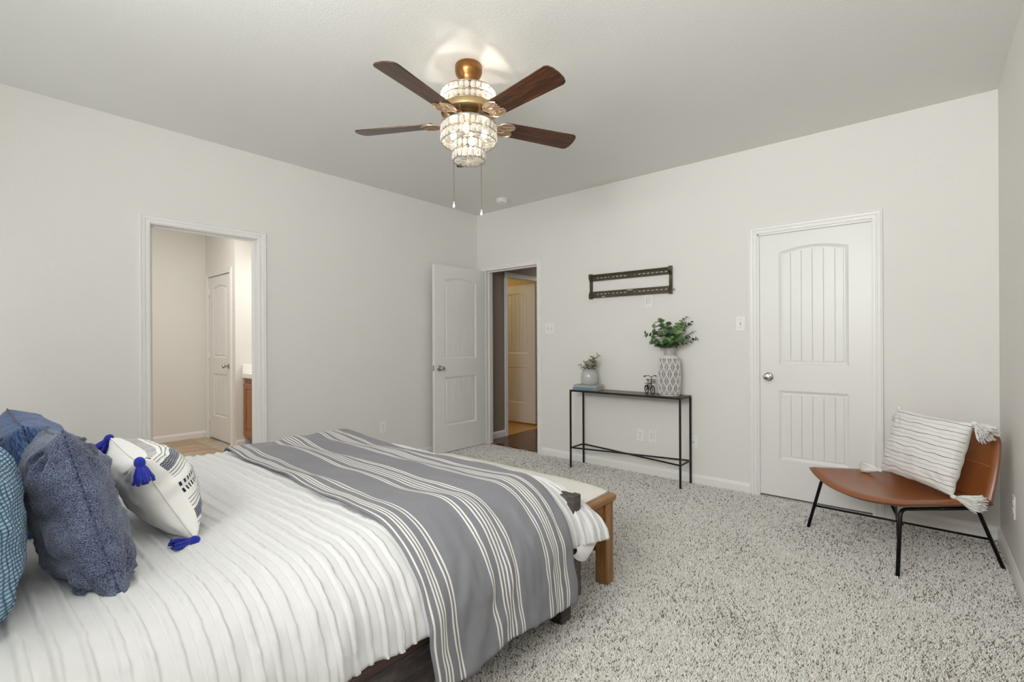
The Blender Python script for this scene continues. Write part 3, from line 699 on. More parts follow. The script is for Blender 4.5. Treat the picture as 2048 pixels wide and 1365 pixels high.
def cover(s, y, rel=0.0, drop_y=True):
    """comforter surface at arc length s across the bed and y along it"""
    x, z, nx, nzv = sec(s)
    side = smooth01((s-(S_END-0.40))/0.40)
    puff = 0.010*nz(x*2.6, y*2.6, 0.3)+0.006*nz(x*6, y*5, 2.2)
    fold = side*(0.017*nz(y*7.5, s*1.2, 7)+0.011*nz(y*15+s*6, s*5.0, 3)+0.006*nz(y*30, s*14, 6))
    d = puff*(1-side*.5)+fold+rel
    return x+nx*d, y, z+nzv*d
NS, NY = 235, 800
Y0, Y1 = -4.46, -2.255
m = MB(); vs = np.zeros((NS+1, NY+1, 3))
for i in range(NS+1):
    s = S_END*i/NS
    drop = smooth01((s-(S_END-0.42))/0.40)
    y1 = Y1+0.066*drop**1.3
    for j in range(NY+1):
        v = j/NY; y = lerp(Y0, y1, v)
        x, yy, z = cover(s, y, ruffle_profile(y, s))
        t_ = max(0.0, (y+2.46)/0.20)
        z -= 0.050*t_*t_*(1-drop)+0.012*t_*drop
        x += 0.045*smooth01(t_)*drop**2
        hem = smooth01((s-(S_END-.10))/.10)
        z -= hem*(0.010*nz(y*9, 3.3)+.012*nz(y*3, 1.3))
        vs[i, j] = (x, yy, z)
m.v = [tuple(p) for p in vs.reshape(-1, 3)]
m.f = [(i*(NY+1)+j, (i+1)*(NY+1)+j, (i+1)*(NY+1)+j+1, i*(NY+1)+j+1) for i in range(NS) for j in range(NY)]; m.m = [0]*len(m.f)
t = NT('white_comforter'); v = t.mapped((1, 1, 1)); t.set(t.mix(t.noise(v, 40, 2), (0.63, 0.63, 0.632), (0.68, 0.68, 0.68)), 0.9, 0, 0.12, 0.2)
t.bump(t.noise(v, 420, 2), 0.25, 0.002); COMF = t.m
cf = m.build('comforter', COMF, None, True, fix=False); cf['label'] = 'white tufted comforter with frayed ruffle stripes spread over the bed'; cf['category'] = 'comforter'
sol = cf.modifiers.new('thickness', 'SOLIDIFY'); sol.thickness = 0.016; sol.offset = -1; sol.use_rim = True
# the turned corner of the comforter: smooth white lining that hangs below the hem at the foot
def lining(u, v):
    # u along the foot corner, v downwards
    top = Vector((2.945-0.02*u, lerp(-2.40, -2.19, u), lerp(.345, .325, u)))
    tip_z = lerp(.27, .255, math.sin(PI*min(1, u*1.05)))-0.0
    bot = Vector((2.925+0.012*math.sin(u*PI), lerp(-2.405, -2.225, u), .345-.085*math.sin(PI*(0.12+0.80*u))**0.8))
    p = top.lerp(bot, v); p.x += 0.012*math.sin(PI*v); return p
MB().grid(lining, 16, 8).build('lining', SHEET, cf, True, fix=False)

# throw
def v_bands(t, v, bands, soft=0.0008):
    """1 inside any of the bands of the coordinate v, 0 outside"""
    acc = None
    for a, b in bands:
        p = t.math('MULTIPLY', t.math('GREATER_THAN', v, a), t.math('LESS_THAN', v, b))
        acc = p if acc is None else t.math('MAXIMUM', acc, p)
    return acc
t = NT('woven_throw'); uv = t.new('ShaderNodeUVMap', uv_map='flat').outputs[0]
sx = t.new('ShaderNodeSeparateXYZ', i={0: uv}); U, V = sx.outputs[0], sx.outputs[1]
lw = 0.0085
cs = [.018, .050, .066, .082, .129, .149, .375, .392, .438, .458, .478, .498, .532, .549, .752, .770, .808, .826, .843, .860, .902, .918]
stripes = v_bands(t, V, [(c-lw/2, c+lw/2) for c in cs])
tw = t.math('ADD', t.math('MULTIPLY', U, 2*PI/0.0052), t.math('MULTIPLY', V, 2*PI*0.757/0.0052))
ws = t.math('SINE', tw); wv = t.math('SINE', t.math('MULTIPLY', U, 2*PI/0.0026))
weave = t.math('ADD', t.math('MULTIPLY', ws, 0.5), 0.5)
base = t.mix(weave, (0.085, 0.088, 0.108), (0.36, 0.36, 0.385))
big = t.noise(t.mapped((1, 1, 1)), 9, 3)
base = t.mix(t.math('MULTIPLY', big, 0.25), base, (0.165, 0.166, 0.18))
stripe_col = t.mix(t.math('MULTIPLY', t.math('ADD', wv, 1.0), 0.22), (0.86, 0.84, 0.79), (0.45, 0.44, 0.42))
t.set(t.mix(stripes, base, stripe_col), 0.92, 0, 0.12, 0.15); t.bump(weave, 0.3, 0.001); THROW = t.m
NU, NV = 220, 110
S_MAX = S_END+0.205
m = MB(); uvs = []
for i in range(NU+1):
    s = lerp(0.0, 1.0, i/NU)
    for j in range(NV+1):
        v = j/NV
        hem_extra = lerp(0.165, 0.195, v)+0.008*math.sin(v*9)
        s_ = lerp(0.02, S_END+hem_extra, s)
        xm = sec(s_)[0]
        yl = -3.165+0.03*math.sin((xm-.9)*2.3)*smooth01((xm-.9)/.6)+ (0.09*(1-smooth01((xm-.9)/.55)))
        yr = -2.45-0.02*math.sin((xm-.9)*3)+0.10*(1-smooth01((xm-.9)/1.3))
        below = smooth01((s_-S_END)/0.18)
        yl += 0.02*below; yr += 0.03*smooth01((s_-(S_END-.2))/.35)
        y = lerp(yl, yr, v)
        crease = 0.016*nz(xm*1.6+y*1.1, (y-xm*0.25)*8.5, 11)+0.004*nz(xm*4, y*17, 5)
        sd = smooth01((s_-(S_END-0.30))/0.5)
        x, yy, z = cover(min(s_, S_END+0.3), y, 0.016+crease*(1-sd))
        wave = sd*(0.010*nz(y*6.5, 2.2, 8)+.006*nz(y*14, s_*2, 4))
        x += wave+0.008*below
        z = max(z, 0.03)
        m.v.append((x, yy, z)); uvs.append((s_, v))
m.f = [(i*(NV+1)+j, (i+1)*(NV+1)+j, (i+1)*(NV+1)+j+1, i*(NV+1)+j+1) for i in range(NU) for j in range(NV)]; m.m = [0]*len(m.f)
th = m.build('throw_blanket', THROW, None, True, fix=False, uvs=uvs); th['label'] = 'grey woven throw with white stripes laid across the foot of the bed'; th['category'] = 'blanket'
sol = th.modifiers.new('thickness', 'SOLIDIFY'); sol.thickness = 0.004; sol.offset = 1

# ---------------------------------------------------------------- pillows
def pillow_mesh(name, w, h, T, mats, n=40, pinch=0.07, wr=0.012, seed=0, ear=0.0, sag=0.0, seam=False, power=0.42, front=1.0):
    """pillow in local x (width), z (height), y (thickness, front towards -y); material 0 front, 1 back"""
    m = MB(); uvs = []; idx = {}
    for side in (0, 1):
        for i in range(n+1):
            for j in range(n+1):
                u = -math.cos(PI*i/n); v = -math.cos(PI*j/n)
                u = lerp(u, 2*i/n-1, .5); v = lerp(v, 2*j/n-1, .5)
                edge = i in (0, n) or j in (0, n)
                if side and edge: continue
                x = w/2*u*(1-pinch*(1-v*v)*abs(u)**2); z = h/2*v*(1-pinch*(1-u*u)*abs(v)**2)
                f = max(0.0, (1-u*u)*(1-v*v))
                th_ = T*f**power
                if side == 0: th_ *= front
                th_ *= 1+0.10*nz(u*1.3+seed, v*1.3, side*5)
                sg = -1 if side == 0 else 1
                wk = wr*(nz(u*3+seed, v*3.0, side*7+1)+0.6*nz(u*7+seed, v*7, side*3+2))*min(1, f*3)
                # folds radiating from the corners
                for (cu, cv) in ((-1, -1), (1, -1), (1, 1), (-1, 1)):
                    dd = math.hypot(u-cu, v-cv); an = math.atan2(v-cv, u-cu)
                    wk += wr*0.7*math.sin(an*15+seed+cu*3+cv)*math.exp(-((dd-.33)/.22)**2)*min(1, f*6)
                y = sg*(th_+wk)
                z -= sag*(1-abs(v))*0
                x += 0.006*nz(u*4+seed, v*4, 20); z += 0.006*nz(u*4+seed, v*4, 30)
                idx[(side, i, j)] = len(m.v); m.v.append((x, y, z)); uvs.append(((u+1)/2, (v+1)/2))
                if side == 0 and edge: idx[(1, i, j)] = idx[(0, i, j)]
    for side in (0, 1):
        for i in range(n):
            for j in range(n):
                q = [idx[(side, i, j)], idx[(side, i+1, j)], idx[(side, i+1, j+1)], idx[(side, i, j+1)]]
                m.f.append(tuple(q if side == 0 else q[::-1])); m.m.append(side)
    m.mi = 1
    return m.mesh(name, mats, True, fix=False, uvs=uvs), m
def place_axes(o, c, u, v):
    u = Vector(u).normalized(); v = Vector(v).normalized(); nrm = v.cross(u)*-1
    # local x = u, local z = v, local y = z cross x
    y = v.cross(u); o.matrix_world = Matrix(((u.x, y.x, v.x, c[0]), (u.y, y.y, v.y, c[1]), (u.z, y.z, v.z, c[2]), (0, 0, 0, 1)))
def seam_tube(mesh_parent, name, w, h, pinch, mat, seed, r=.0028, n=40):
    pts = []
    def P(u, v):
        x = w/2*u*(1-pinch*(1-v*v)*abs(u)**2); z = h/2*v*(1-pinch*(1-u*u)*abs(v)**2)
        return (x+0.006*nz(u*4+seed, v*4, 20), 0, z+0.006*nz(u*4+seed, v*4, 30))
    K = 24
    for k in range(K): pts.append(P(-1+2*k/K, -1))
    for k in range(K): pts.append(P(1, -1+2*k/K))
    for k in range(K): pts.append(P(1-2*k/K, 1))
    for k in range(K): pts.append(P(-1, 1-2*k/K))
    MB().tube(pts, r, 6, closed=True).build(name, mat, mesh_parent, True)
def fabric(name, dark, light, scale, blue_noise=3.0, ramp=(0.42, 0.58), bump=0.4, stretch=(1, 1, 1), sheen=0.2):
    t = NT(name); uv = t.mapped(stretch); a = t.noise(uv, scale, 2, 0.7); b = t.noise(uv, blue_noise, 3)
    f = t.math('ADD', t.math('MULTIPLY', a, 0.8), t.math('MULTIPLY', b, 0.2))
    t.set(t.ramp(f, [(ramp[0], dark), (ramp[1], light)]), 0.9, 0, 0.15, sheen); t.bump(a, bump, 0.0015); return t.m
DENIM = fabric('denim_chambray', (0.004, 0.007, 0.036), (0.225, 0.26, 0.37), 330, 6, (0.42, 0.60), .5, (1, 1, 2.6))
DENIMD = fabric('denim_seam', (0.012, 0.016, 0.05), (0.10, 0.12, 0.2), 210, 5)
BLUE = fabric('blue_linen', (0.012, 0.035, 0.13), (0.13, 0.22, 0.42), 120, 4, (0.40, 0.62), .5, (5, 1, .35))
t = NT('waffle_blue'); uv = t.new('ShaderNodeUVMap', uv_map='flat').outputs[0]; sx = t.new('ShaderNodeSeparateXYZ', i={0: uv})
wa = t.math('ABSOLUTE', t.math('SINE', t.math('MULTIPLY', sx.outputs[0], PI*46))); wb = t.math('ABSOLUTE', t.math('SINE', t.math('MULTIPLY', sx.outputs[1], PI*52)))
cellf = t.math('MULTIPLY', t.math('POWER', wa, .45), t.math('POWER', wb, .45)); nn = t.noise(t.mapped((1, 1, 1)), 150, 2)
ff = t.math('ADD', t.math('MULTIPLY', cellf, .8), t.math('MULTIPLY', nn, .3))
t.set(t.ramp(ff, [(0.22, (0.010, 0.045, 0.14)), (0.55, (0.10, 0.22, 0.36)), (0.95, (0.33, 0.50, 0.62))]), 0.9, 0, 0.15, 0.2); t.bump(cellf, 0.9, 0.006); WAFFLE = t.m
ROYAL = fabric('royal_blue_yarn', (0.010, 0.016, 0.20), (0.025, 0.045, 0.42), 220, 4, (.35, .65), .5)
t = NT('striped_cotton'); uv = t.new('ShaderNodeUVMap', uv_map='flat').outputs[0]; sx = t.new('ShaderNodeSeparateXYZ', i={0: uv}); U, V = sx.outputs[0], sx.outputs[1]
darkb = v_bands(t, V, [(.735, .845), (.135, .245)]); lines = v_bands(t, V, [(.875, .888), (.91, .922), (.700, .712), (.668, .680), (.640, .648), (.345, .357), (.310, .322), (.275, .287), (.095, .107), (.055, .067)])
dash = t.math('MULTIPLY', v_bands(t, V, [(.515, .565), (.425, .475), (.945, .985), (.01, .035)]), t.math('GREATER_THAN', t.math('SINE', t.math('MULTIPLY', U, 2*PI*34)), .05))
zig = t.math('GREATER_THAN', t.math('SINE', t.math('ADD', t.math('MULTIPLY', V, 2*PI*40), t.math('MULTIPLY', t.math('ABSOLUTE', t.math('SINE', t.math('MULTIPLY', U, 2*PI*24))), 3.0))), 0.2)
inset_ = v_bands(t, U, [(.03, .97)])
wht = (0.80, 0.79, 0.76)
c = t.mix(t.math('MULTIPLY', darkb, inset_), wht, t.mix(zig, (0.045, 0.052, 0.085), (0.28, 0.30, 0.34)))
c = t.mix(t.math('MULTIPLY', lines, inset_), c, (0.27, 0.28, 0.30)); c = t.mix(t.math('MULTIPLY', dash, inset_), c, (0.015, 0.017, 0.04))
t.set(c, 0.9, 0, 0.12, 0.2); t.bump(t.noise(t.mapped((1, 1, 1)), 300, 2), .25, .001); STRIPED = t.m
COTTON = plain('white_cotton', (0.78, 0.77, 0.74), 0.9, 0, 0.12, 0.03, 8, 0.2, 260)
def tassel(parent, loc, direction, L, n, mat, spread, r, head, seed=1, name='tassel'):
    """yarn tassel: a bound head and a skirt of strands hanging along direction"""
    R = random.Random(seed); d = Vector(direction).normalized()
    M = Matrix.Translation(loc) @ d.to_track_quat('-Z', 'Y').to_matrix().to_4x4()
    m = MB()
    for k in range(n):
        a = 2*PI*k/n+R.uniform(-.3, .3); q = R.uniform(.35, 1)*spread; l = L*R.uniform(.86, 1.06)
        p = []
        for i in range(5):
            f = i/4; rr = head*.5*(1-f)*.8+q*(f**.8); p.append(M @ Vector((math.cos(a)*rr+R.uniform(-1, 1)*.12*q*f, math.sin(a)*rr+R.uniform(-1, 1)*.12*q*f, -head*1.2-l*f)))
        m.tube(p, [r, r, r*1.05, r*1.05, r*.9], 5)
    tk = m.build(name, mat, parent, True)
    h = MB().ball((0, 0, 0), head, 10, 8, (1, 1, 1.15)); h.v = [tuple(M @ (Vector(p)+Vector((0, 0, -head*.4)))) for p in h.v]
    ri = len(h.v); h.tube([M @ Vector((head*.75*math.cos(2*PI*k/14), head*.75*math.sin(2*PI*k/14), -head*1.35)) for k in range(14)], head*.16, 5, closed=True)
    h.build('tassel_head', mat, tk, True)
def pillow(name, label, w, h, T, mats, c, u, v, seed, seam=None, **kw):
    me, _ = pillow_mesh(name, w, h, T, mats, seed=seed, **kw)
    o = bpy.data.objects.new(name, me); COL.objects.link(o); o['label'] = label; o['category'] = 'pillow'
    place_axes(o, c, u, v)
    if seam: seam_tube(o, 'seam', w, h, kw.get('pinch', .07), seam, seed)
    return o
pd = pillow('throw_pillow', 'denim blue chambray pillow with side seam, between waffle and striped pillows', .50, .445, .104, [DENIM, DENIM], (2.300, -3.880, .768), (-1, .03, -.11), (-.107, -.23, .966), 3, DENIMD, wr=.021, front=.74)
pb = pillow('throw_pillow', 'dark blue fine-ribbed pillow behind the denim pillow, farthest from the camera', .60, .42, .125, [BLUE, BLUE], (1.70, -3.915, .762), (-1, 0, 0), (0, -.25, .968), 8, DENIMD, wr=.012)
pw = pillow('throw_pillow', 'light blue waffle-weave pillow at the left edge of the bed', .56, .44, .120, [WAFFLE, WAFFLE], (2.37, -4.110, .808), (-1, 0, 0), (0, -.12, .99), 14, None, wr=.010)
ps = pillow('lumbar_pillow', 'white lumbar pillow with blue stripes, dashes and royal blue corner tassels', .52, .30, .078, [STRIPED, COTTON], (2.085, -3.676, .740), (-1, .05, -.03), (0, -.46, .888), 21, COTTON, wr=.006, pinch=.17, front=1.55)
for (sx_, sz_, d, sd) in ((-1, 1, (.25, .15, -1), 5), (-1, -1, (.18, -.95, .02), 6), (1, 1, (-.3, -.5, -.8), 7), (1, -1, (-.9, .2, -.05), 8)):
    loc = Vector((sx_*.262, 0, sz_*.152)); wd3 = ps.matrix_world.to_3x3().inverted() @ Vector(d)
    tassel(ps, loc, wd3, .052, 13, ROYAL, .026, .0052, .0145, sd)

# ---------------------------------------------------------------- bench at the foot of the bed
PINE = m_wood('honey_pine', (0.17, 0.075, 0.022), (0.28, 0.135, 0.045), (0.40, 0.21, 0.08), (9, 9, 1.0), 0.42, 3.5, 0.12)
PINEX = m_wood('honey_pine_long', (0.17, 0.075, 0.022), (0.29, 0.14, 0.047), (0.41, 0.215, 0.082), (1.0, 9, 9), 0.42, 3.5, 0.12)
LINEN = plain('cream_linen', (0.72, 0.70, 0.65), 0.9, 0, 0.12, 0.03, 6, 0.3, 300)
bx0, bx1, by0, by1 = 1.56, 2.880, -2.268, -1.930
bench = thing('bench', 'honey pine bench with cream nailhead-trimmed seat at the bed foot', 'bench', ((bx0+bx1)/2, (by0+by1)/2, 0))
BC = ((bx0+bx1)/2, (by0+by1)/2)
Q = lambda x0, x1, y0, y1, z0, z1, b=.005: MB().box(x0-BC[0], x1-BC[0], y0-BC[1], y1-BC[1], z0, z1, b)
for xa in (bx0+.012, bx1-.012-.068):
    for ya in (by0+.002, by1-.012-.068): xi = xa+(0 if ya > -2.1 else (.10 if xa < 2 else -.10)); Q(xi, xi+.068, ya, ya+.068, 0, .412, .006).build('leg', PINE, bench)
for ya in (by0+.03, by1-.03-.022): Q(bx0+.08, bx1-.08, ya, ya+.022, .335, .412, .003).build('apron', PINEX, bench)
for xa in (bx0+.03, bx1-.03-.022): Q(xa, xa+.022, by0+.08, by1-.08, .335, .412, .003).build('apron', m_wood('honey_pine_y', (0.17, 0.075, 0.022), (0.29, 0.14, 0.047), (0.41, 0.215, 0.082), (9, 1, 9), 0.42, 3.5, 0.12) if 'honey_pine_y' not in bpy.data.materials else bpy.data.materials['honey_pine_y'], bench)
for xa in (bx0, bx1-.05): Q(xa, xa+.05, by0, by1, .412, .447, .008).build('end_cap', bpy.data.materials['honey_pine_y'], bench)
for ya in (by0, by1-.05): Q(bx0+.05, bx1-.05, ya, ya+.05, .412, .447, .006).build('side_cap', PINEX, bench)
for ya in (by0+.035, by1-.057): Q(bx0+.03, bx1-.03, ya, ya+.022, .148, .182, .003).build('stretcher', PINEX, bench)
def cush(u, v):
    x = lerp(bx0+.012, bx1-.036, u)-BC[0]; y = lerp(by0+.006, by1-.006, v)-BC[1]
    f = (max(0, 1-(2*u-1)**8)*max(0, 1-(2*v-1)**4))**.5
    return (x, y, .4475+.042*f+.002*nz(x*6, y*6))
MB().grid(cush, 60, 24).build('seat_cushion', LINEN, bench, True, fix=False)
nail = MB().lathe([(.0045, 0), (.0038, .0022), (0, .0034)], 8, cap=False).mesh('nailhead', plain('nail_brass', (.17, .13, .09), .35, .8), True)
for k in range(24):
    y = lerp(by0+.014, by1-.014, k/23)-BC[1]
    put('nailhead', nail, bench, (bx1-.040-BC[0], y, .449), (0, math.radians(15), 0))
for k in range(70):
    put('nailhead', nail, bench, (lerp(bx0+.03, bx1-.05, k/69)-BC[0], by1-.008-BC[1], .449), (math.radians(-15), 0, 0))
MB().lathe([(.009, 0), (.009, .002), (.006, .004), (0, .004)], 10, M=Matrix.Translation((bx1-.055-BC[0], by0+.012-BC[1]+.0, .165)) @ Matrix.Rotation(PI/2, 4, 'X')).build('bolt', IRON, bench)

# ---------------------------------------------------------------- console table and what stands on it
TX0, TX1, TY0, TY1, TZ = 1.485, 2.560, -0.262, -0.020, 0.748
ct = thing('console_table', 'narrow black iron console table with crossed stretchers against the far wall', 'table', ((TX0+TX1)/2, (TY0+TY1)/2, 0))
TCX, TCY = (TX0+TX1)/2, (TY0+TY1)/2; hx, hy = (TX1-TX0)/2, (TY1-TY0)/2; lg = .0075
for sx_ in (-1, 1):
    for sy_ in (-1, 1):
        cx, cy = sx_*(hx-lg), sy_*(hy-lg); MB().box(cx-lg, cx+lg, cy-lg, cy+lg, 0, TZ-.016, .0012).build('leg', IRON, ct)
fr = MB()
for q in ((-hx, hx, -hy, -hy+.015), (-hx, hx, hy-.015, hy), (-hx, -hx+.015, -hy+.015, hy-.015), (hx-.015, hx, -hy+.015, hy-.015)): fr.box(*q, TZ-.016, TZ, .001)
fr.build('top_frame', IRON, ct)
MB().box(-hx+.014, hx-.014, -hy+.014, hy-.014, TZ-.006, TZ-.0005).build('table_top', IRONTOP, ct)
zs = .195
for s_ in (-1, 1):
    MB().box(s_*(hx-lg)-.006, s_*(hx-lg)+.006, -hy+.012, hy-.012, zs-.006, zs+.006).build('side_stretcher', IRON, ct)
    L = math.hypot(2*hx-.03, 2*hy-.03); an = math.atan2(2*hy-.03, (2*hx-.03))*s_
    MB().box(-L/2, L/2, -.006, .006, -.006, .006, M=Matrix.Translation((0, 0, zs+.0*s_)) @ Matrix.Rotation(an, 4, 'Z')).build('cross_stretcher', IRON, ct)
# books
def book(label, cx, cy, z, w, d, t_, rot, cov, pages, title=False):
    o = thing('book', label, 'book', (cx, cy, z), (0, 0, rot), 'books under the small planter')
    c = MB().box(-w/2, w/2, -d/2, d/2, 0, .0025, .0008).box(-w/2, w/2, -d/2, d/2, t_-.0025, t_, .0008).box(-w/2, w/2, -d/2, -d/2+.003, .0025, t_-.0025)
    c.build('cover', cov, o); MB().box(-w/2+.004, w/2-.004, -d/2+.004, d/2-.005, .0027, t_-.0027).build('pages', pages, o)
    if title:
        m_ = MB(); x = -w*.22; R = random.Random(4)
        while x < w*.28:
            l = R.uniform(.004, .010); m_.box(x, x+l, -d/2-.0006, -d/2, t_*.40, t_*.58); x += l+.0035
        m_.build('spine_print', plain('spine_ink', (.06, .10, .13), .6), o)
PAGES = plain('book_pages', (.62, .56, .46), .9, var=.1, vs=200)
book('teal clothbound book with dark spine print, lower of the two stacked books', 1.622, -.147, TZ, .245, .165, .027, math.radians(8), plain('teal_cloth', (.17, .28, .32), .8, bump=.2, bs=300), PAGES, True)
book('grey clothbound book, upper of the two stacked books under the planter', 1.628, -.147, TZ+.027, .240, .160, .022, math.radians(5), plain('grey_cloth', (.40, .42, .41), .8, bump=.2, bs=300), PAGES)
# small ceramic jar with greenery
CER = NT('grey_glaze'); CER.set(CER.mix(CER.noise(CER.mapped((1, 1, 1)), 14, 3), (.44, .44, .43), (.52, .52, .51)), .16, 0, .6); GLAZE = CER.m
jz = TZ+.049
jar = thing('planter', 'small glossy grey ceramic jar standing on two books', 'planter', (1.632, -.140, jz))
MB().lathe([(0, 0), (.068, 0), (.075, .006), (.079, .03), (.079, .075), (.076, .10), (.069, .118), (.063, .124), (.061, .128), (.064, .134), (.068, .140), (.068, .146), (.063, .148), (.058, .143), (.055, .12), (0, .12)], 40, cap=False).build('jar_body', GLAZE, jar, 50)
LEAFP = [plain('sage_leaf', (.20, .23, .13), .6, var=.35, vs=40), plain('pale_leaf', (.38, .37, .26), .6, var=.3, vs=40), plain('sage_leaf_dark', (.10, .14, .07), .6, var=.35, vs=40)]
LEAFG = [plain('eucalyptus_leaf', (.095, .19, .065), .4, var=.45, vs=35), plain('eucalyptus_leaf_light', (.19, .29, .10), .4, var=.4, vs=35), plain('eucalyptus_leaf_dark', (.030, .062, .030), .5, var=.45, vs=35), plain('eucalyptus_leaf_olive', (.10, .105, .045), .5, var=.4, vs=35)]
STEM = plain('plant_stem', (.075, .075, .04), .7)
def leaf_mesh(name, L, Wd, mat, round_=1.0, curl=.15):
    m = MB(); n = 7
    def fn(u, v):
        x = (v-.5)*2; w_ = math.sin(PI*min(1, max(0, u))**(.85))**(.62 if round_ > .5 else .9)*Wd/2
        return (x*w_, u*L, curl*L*(x*x*.5-u*u*.6)*.6)
    m.grid(fn, n, 4)
    me = m.mesh(name, mat, True, fix=False); return me
leafsG = [leaf_mesh('leaf', .052, .050, mt) for mt in LEAFG]; leafsP = [leaf_mesh('leaf', .030, .013, mt, 0) for mt in LEAFP]
def sprig(parent, base, tips, leaf_list, R, ls, step, pair=True, stem_r=.0018, start=.25, tip_mat=None, bend=.35):
    for ti, (tip, sc, ml) in enumerate(tips):
        b = Vector(base); e_ = Vector(tip); mid = b.lerp(e_, .5)+Vector((0, 0, bend*(e_-b).length*.3))
        pts = [b*(1-q)**2+mid*2*q*(1-q)+e_*q*q for q in np.linspace(0, 1, 10)]
        st = MB().tube(pts, [stem_r*(1.2-.7*k/9) for k in range(10)], 5).build('stem', STEM, parent, True)
        L = (e_-b).length; nl = max(3, int(L*(1-start)/step))
        for k in range(nl+1):
            q = start+(1-start)*k/nl; p = b*(1-q)**2+mid*2*q*(1-q)+e_*q*q
            tan = ((mid-b)*2*(1-q)+(e_-mid)*2*q).normalized()
            for s_ in ((-1, 1) if pair else (1 if k % 2 else -1,)):
                side = tan.cross(Vector((R.uniform(-1, 1), R.uniform(-1, 1), R.uniform(-.4, 1)))).normalized()*s_
                dirv = (side*1.0+tan*R.uniform(.1, .6)+Vector((0, 0, R.uniform(-.3, .2)))).normalized()
                up_ = (tan+Vector((R.uniform(-.5, .5), R.uniform(-1.0, .0), R.uniform(0, .8)))).normalized()
                xax = dirv.cross(up_).normalized(); zax = xax.cross(dirv)
                s2 = ls*sc*R.uniform(.75, 1.15)*(1-.35*q)
                M = Matrix(((xax.x, dirv.x, zax.x, p.x), (xax.y, dirv.y, zax.y, p.y), (xax.z, dirv.z, zax.z, p.z), (0, 0, 0, 1))) @ Matrix.Scale(s2, 4)
                o = put('leaf', leaf_list[R.choice(ml)], st); o.matrix_local = M
R = random.Random(12)
gp = thing('faux_greenery', 'pale sage faux sprigs in the small grey jar', 'plant', (1.632, -.140, jz+.12))
tips = []
for k in range(15):
    a = 2*PI*k/15+R.uniform(-.3, .3); rr = R.uniform(.03, .115)
    tips.append(((rr*math.cos(a)*1.0, rr*math.sin(a)*.7, R.uniform(.065, .115)), R.uniform(.9, 1.2), [0, 1, 2] if k % 3 else [0, 1, 1]))
tips += [((.085, .0, .168), 1.25, [1, 0]), ((.055, -.03, .15), 1.2, [1, 0, 1])]
sprig(gp, (0, 0, .0), tips, leafsP, R, 1.5, .015, start=.35, stem_r=.0012)
# tall vase
vz = TZ
vase = thing('vase', 'tall grey vase with raised white diamond lattice on the console table', 'vase', (2.415, -.135, vz))
VG = plain('vase_grey', (.30, .295, .29), .55, var=.10, vs=20); VWm = plain('vase_white', (.72, .70, .665), .5, var=.04, vs=20); VN = plain('vase_neck_grey', (.42, .415, .40), .45, var=.05)
def vr(z): q = z/.315; return .078+.012*math.sin(PI*min(1, max(0, q)))**.8
prof = [(0, 0), (.074, 0), (.078, .004)]+[(vr(z), z) for z in np.linspace(.012, .312, 14)]+[(.076, .322), (.064, .333), (.050, .341)]
MB().lathe(prof, 48, cap=False).build('body', VG, vase, 50)
MB().lathe([(.0795, .316), (.074, .327), (.062, .337), (.047, .344), (.045, .340), (.060, .330), (.072, .320), (.0785, .314)], 48, cap=False).build('shoulder', VWm, vase, 60)
MB().lathe([(.047, .340), (.043, .352), (.041, .368), (.044, .386), (.050, .398), (.054, .404), (.050, .406), (.044, .400), (.036, .380), (.035, .345), (0, .345)], 40, cap=False).build('neck', VN, vase, 60)
la = MB(); nd = 11; rows = 2.6; z0, z1 = .006, .316
for sg in (-1, 1):
    for k in range(nd):
        pts = []
        for q in np.linspace(0, 1, 26):
            z = lerp(z0, z1, q); a = 2*PI*k/nd+sg*(2*PI/nd)*rows*q*1.0; r_ = vr(z)+.0008; pts.append((r_*math.cos(a), r_*math.sin(a), z))
        la.tube(pts, .0046, 6)
la.build('diamond_lattice', VWm, vase, True)
ri = MB()
for k in range(2*nd):
    a = PI*k/nd; ri.tube([((vr(z)+.0002)*math.cos(a), (vr(z)+.0002)*math.sin(a), z) for z in np.linspace(z0, z1, 12)], .0016, 5)
ri.build('vertical_ribs', VWm, vase, True)
MB().lathe([(.0775, 0), (.081, .003), (.081, .007), (.0775, .010)], 48, cap=False).build('foot_ring', VWm, vase, True)
eu = thing('eucalyptus_bunch', 'green eucalyptus stems with round leaves in the tall lattice vase', 'plant', (2.415, -.135, vz+.385))
# stems fan out in the plane that faces the room: a is along the view's right, d towards the camera
vr_, vd_ = Vector((_r.x, _r.y, 0)).normalized(), Vector((-_f.x, -_f.y, 0)).normalized()
def tp(a, d, z): p = vr_*a+vd_*d; return (p.x, p.y, z)
R = random.Random(5)
G, O = [0, 1, 1, 0, 2], [3, 2, 3, 0]
tips = [(tp(-.15, .04, .19), .95, G), (tp(-.20, .00, .135), .8, G), (tp(-.17, .07, .08), .8, [0, 2, 0]), (tp(-.09, .05, .245), 1.25, [0, 1, 0]), (tp(-.04, .10, .205), 1.2, G), (tp(-.09, .12, .085), 1.1, [0, 1, 2]),
        (tp(.02, .12, .155), 1.25, G), (tp(.07, .08, .235), 1.05, [1, 0, 1]), (tp(.02, .02, .16), 1.1, [0, 2]), (tp(.09, .10, .09), 1.0, G), (tp(-.03, .13, .095), 1.05, [1, 0]),
        (tp(.15, -.02, .285), .62, O), (tp(.19, .0, .235), .55, O), (tp(.235, .0, .165), .52, O), (tp(.255, .03, .095), .58, O), (tp(.12, .03, .235), .60, O), (tp(.12, .06, .05), .45, [2, 2, 3]), (tp(.16, .02, .115), .65, O), (tp(-.12, .03, .05), .75, [2, 0])]
sprig(eu, (0, 0, 0), tips, leafsG, R, 1.22, .022, start=.40, stem_r=.0022, bend=.45)
